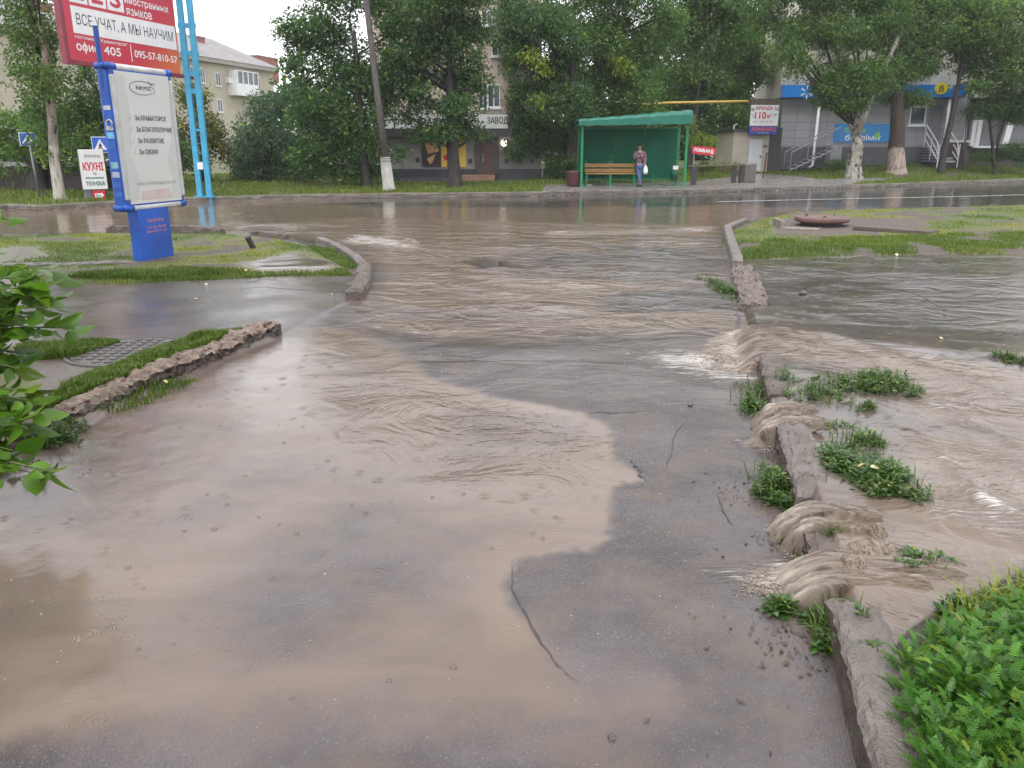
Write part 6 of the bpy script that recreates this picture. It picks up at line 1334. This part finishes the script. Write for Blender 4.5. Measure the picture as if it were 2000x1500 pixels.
for px, py, z, r in ((1348, 794, 0, .018), (1568, 571, .08, .04), (1195, 1440, 0, .012)):
    c = at(px, py, z); bm = bmesh.new(); bmesh.ops.create_icosphere(bm, subdivisions=2, radius=r)
    for v in bm.verts: v.co *= .8+.4*RS.rand(); v.co.z *= .7
    me = bpy.data.meshes.new('pebble'); bm.to_mesh(me); bm.free(); o = link('pebble', me, stm); o.location = (c.x, c.y, ground_z(c.x, c.y)+r*.4)
    tag(o, {1348: 'small dark pebble on the asphalt right of the mud tongue', 1568: 'dark stone standing in the calm water by the pebbly kerb', 1195: 'tiny dark pebble on the nearest asphalt'}[px], 'pebble')
# sodden litter washed into the gutter
n_ = 900; rs = np.random.RandomState(8); uu = rs.uniform(1.6, 4.2, n_); vv = VR-.02-np.abs(rs.normal(size=n_))*.11*(1+.8*fbm(uu*3, uu*0, 2, 5)); x_, y_ = xy(uu, vv); k = fbm(uu*5, vv*5, 3, 9) > .46; x_, y_ = x_[k], y_[k]; zz = gz(x_, y_)+.004
q_ = rs.rand(len(x_))*6.28; L_ = (.004+.016*rs.rand(len(x_))**2)[:, None]; A_ = np.stack([np.cos(q_), np.sin(q_), .25*rs.normal(size=len(x_))], 1)*L_; B_ = np.stack([-np.sin(q_), np.cos(q_), .25*rs.normal(size=len(x_))], 1)*L_*.4; C_ = np.stack([x_, y_, zz], 1)
Vg = np.stack([C_-A_, C_+B_, C_+A_, C_-B_], 1).reshape(-1, 3)
tag(link('litter', fastmesh('litter', Vg, np.arange(len(Vg)).reshape(-1, 4)), M('sodden_litter', (.05, .035, .025), (.10, .07, .04), 60, .45)), kind='stuff')
# gravel specks on the near asphalt
n_ = 1500; rs = np.random.RandomState(3); uu = rs.uniform(1.7, 6, n_); vv = rs.uniform(-3.4, .45, n_)**1; x_, y_ = xy(uu, vv); k = (vv > -2.6+.0*uu); x_, y_ = x_[k], y_[k]; zz = gz(x_, y_); r_ = .0022+.006*rs.rand(len(x_))**3
tet = np.array([[1, 0, -.3], [-.5, .9, -.3], [-.6, -.8, -.3], [.1, .1, .7]]); Vg = (np.stack([x_, y_, zz], 1)[:, None, :]+tet[None]*r_[:, None, None]*(.6+.8*rs.rand(len(x_), 4, 1))).reshape(-1, 3); i0 = (np.arange(len(x_))*4)[:, None]
Fg = np.concatenate([i0+np.array([q]) for q in ((0, 1, 3), (1, 2, 3), (2, 0, 3))])
tag(link('gravel', fastmesh('gravel', Vg, Fg), M('gravel_pale', (.36, .33, .30), (.2, .18, .17), 3, .5)), kind='stuff')

# ------------------------------------------------------------------ the waiting person
pz = zg; YP = YS+.35; xc = W(1247, 363, YP).x; k = 1.0; ht = W(1250, 281, YP).z-pz; k = ht/1.72
pers = thing('person', 'person in a mauve jacket and jeans waiting under the bus shelter', 'person', Vector((xc, YP, pz)))
def skin(name, J, E, mat, sub=2):
    me = bpy.data.meshes.new(name); me.from_pydata([tuple(Vector(p)*k) for p, r in J], E, []); me.update(); o = link(name, me, mat, pers)
    md = o.modifiers.new('skin', 'SKIN'); md.use_smooth_shade = True
    for i, (p, r) in enumerate(J): me.skin_vertices[0].data[i].radius = (r[0]*k, r[1]*k) if isinstance(r, tuple) else (r*k, r*k)
    me.skin_vertices[0].data[0].use_root = True; s_ = o.modifiers.new('sub', 'SUBSURF'); s_.levels = sub; s_.render_levels = sub; return o
skinm = M('skin_tone', (.42, .25, .19), (.36, .21, .16), 6, .5); jack = M('jacket_mauve', (.20, .105, .15), (.15, .08, .12), 9, .7, .3); jean = M('jeans_blue', (.06, .10, .22), (.085, .14, .28), 9, .75, .3); shoe = M('shoe_dark', (.02, .022, .03), (.03, .03, .04), 6, .5); hairm = M('cap_dark', (.015, .015, .02), (.025, .022, .028), 9, .7)
# body (facing the viewer's left), legs crossed, arms bent at the front
skin('body', [((0, 0, .96), .07), ((0, 0, 1.12), .075), ((.0, .0, 1.34), .08), ((0, 0, 1.46), .05), ((-.01, -.01, 1.52), .05), ((-.02, -.03, 1.60), .08), ((-.02, -.02, 1.68), .075),
              ((.18, 0, 1.39), .05), ((.22, -.03, 1.12), .042), ((.20, -.14, .92), .033), ((.20, -.17, .84), .03), ((-.17, 0, 1.39), .05), ((-.22, -.06, 1.15), .042), ((-.05, -.2, 1.24), .035), ((.01, -.21, 1.25), .03),
              ((.08, 0, .9), .08), ((.05, -.01, .5), .058), ((.0, -.02, .09), .042), ((-.08, 0, .9), .08), ((-.03, -.07, .5), .058), ((.06, -.10, .09), .042)],
     [(0, 1), (1, 2), (2, 3), (3, 4), (4, 5), (5, 6), (2, 7), (7, 8), (8, 9), (9, 10), (2, 11), (11, 12), (12, 13), (13, 14), (0, 15), (15, 16), (16, 17), (0, 18), (18, 19), (19, 20)], skinm)
skin('jacket', [((0, .0, .90), (.155, .115)), ((0, 0, 1.1), (.15, .115)), ((0, 0, 1.34), (.165, .12)), ((0, 0, 1.45), (.075, .07)), ((.20, 0, 1.37), .068), ((.245, -.03, 1.12), .058), ((.215, -.14, .93), .048), ((-.20, 0, 1.37), .068), ((-.245, -.06, 1.13), .058), ((-.09, -.19, 1.23), .05)],
     [(0, 1), (1, 2), (2, 3), (2, 4), (4, 5), (5, 6), (2, 7), (7, 8), (8, 9)], jack)
skin('jeans', [((0, 0, .90), (.15, .11)), ((.08, 0, .84), .092), ((.055, -.01, .5), .072), ((.0, -.02, .12), .062), ((-.08, 0, .84), .092), ((-.03, -.07, .5), .072), ((.065, -.10, .12), .062)], [(0, 1), (1, 2), (2, 3), (0, 4), (4, 5), (5, 6)], jean)
for (x, y, dx) in ((-.0, -.02, -.05), (.065, -.10, .02)): skin('shoe', [((x, y+.04, .05), .05), ((x+dx, y-.08, .045), .05), ((x+dx*1.5, y-.17, .035), .036)], [(0, 1), (1, 2)], shoe)
def blob_(name, c, r, mat, par=pers):
    bm = bmesh.new(); bmesh.ops.create_uvsphere(bm, u_segments=14, v_segments=10, radius=1)
    for v in bm.verts: v.co = Vector((v.co.x*r[0]+c[0], v.co.y*r[1]+c[1], v.co.z*r[2]+c[2]))*k
    me = bpy.data.meshes.new(name); bm.to_mesh(me); bm.free(); me.polygons.foreach_set('use_smooth', [True]*len(me.polygons)); return link(name, me, mat, par)
blob_('hair', (-.015, .02, 1.63), (.092, .10, .10), hairm)
m = MB(); pp = Vector((xc, YP, pz))
m.lathe(tuple(pp+Vector((-.02, -.02, 1.655))*k), [(.098*k, 0), (.10*k, .03*k), (.085*k, .085*k), (.04*k, .11*k), (0, .115*k)], 16); m.box(pp+Vector((-.05, -.13, 1.655))*k, (.14*k, .09*k, .015*k)); m.build('cap', hairm, pers)
blob_('nose', (-.035, -.112, 1.595), (.014, .02, .018), skinm)
for dx in (-.055, .0): blob_('eye', (dx-.0, -.103, 1.622), (.011, .008, .007), M('eye_dark', (.03, .025, .02)))
blob_('mouth', (-.03, -.106, 1.555), (.022, .008, .006), M('lip', (.32, .13, .12)))
for dx in (-.105, .065): blob_('ear', (dx, -.02, 1.605), (.012, .022, .03), skinm)
for (hx, hy, hz, fx, fz) in ((.20, -.18, .83, 0, -1), (.02, -.215, 1.255, 1, .15)):
    m = MB(); h0_ = pp+Vector((hx, hy, hz))*k
    for j in range(4):
        o_ = Vector((.018*(j-1.5)*(1 if fx == 0 else 0), 0, .018*(j-1.5)*fx)); ln = (.075, .085, .08, .06)[j]
        m.tube([h0_+o_*k, h0_+(o_+Vector((fx, -.25, fz)).normalized()*ln*.55)*k, h0_+(o_+Vector((fx*.6, .35, fz*.6)).normalized()*ln)*k], [.010*k, .009*k, .007*k], 6)
    m.tube([h0_+Vector((.02, 0, .02))*k, h0_+Vector((.035+.02*fx, -.02, .0+.02*fz))*k, h0_+Vector((.03+.04*fx, -.03, .045*fz))*k], [.011*k, .010*k, .008*k], 6); m.build('fingers', skinm, pers, smooth=True)
m = MB(); m.tube([pp+Vector(q)*k for q in ((-.12, -.06, 1.42), (-.02, -.135, 1.28), (.10, -.13, 1.08), (.155, -.02, .94), (.12, .12, 1.08), (-.02, .135, 1.3), (-.12, .06, 1.42))], .016*k, 6); m.build('strap', shoe, pers)
bg_ = pp+Vector((.235, -.2, .70))*k; o = MB(); o.lathe(tuple(bg_), [(0, -.17), (.075, -.16), (.09, -.06), (.07, .06), (.025, .13), (.035, .16)], 12); q = o.build('carrier_bag', white, smooth=True); tag(q, 'small white carrier bag hanging from the hand of the person in the shelter', 'bag')

# ------------------------------------------------------------------ rain haze
hz = bpy.data.materials.new('rain_haze'); hz.use_nodes = True; t = hz.node_tree; t.nodes.clear()
vo_ = t.nodes.new('ShaderNodeVolumePrincipled'); vo_.inputs['Color'].default_value = (.92, .94, .96, 1); vo_.inputs['Density'].default_value = .0006; vo_.inputs['Anisotropy'].default_value = 0.0
oo = t.nodes.new('ShaderNodeOutputMaterial'); t.links.new(vo_.outputs[0], oo.inputs['Volume'])
m = MB(); m.box((0, 60, 14.0), (400, 320, 30.4)); o = m.build('haze', hz); tag(o, kind='stuff')
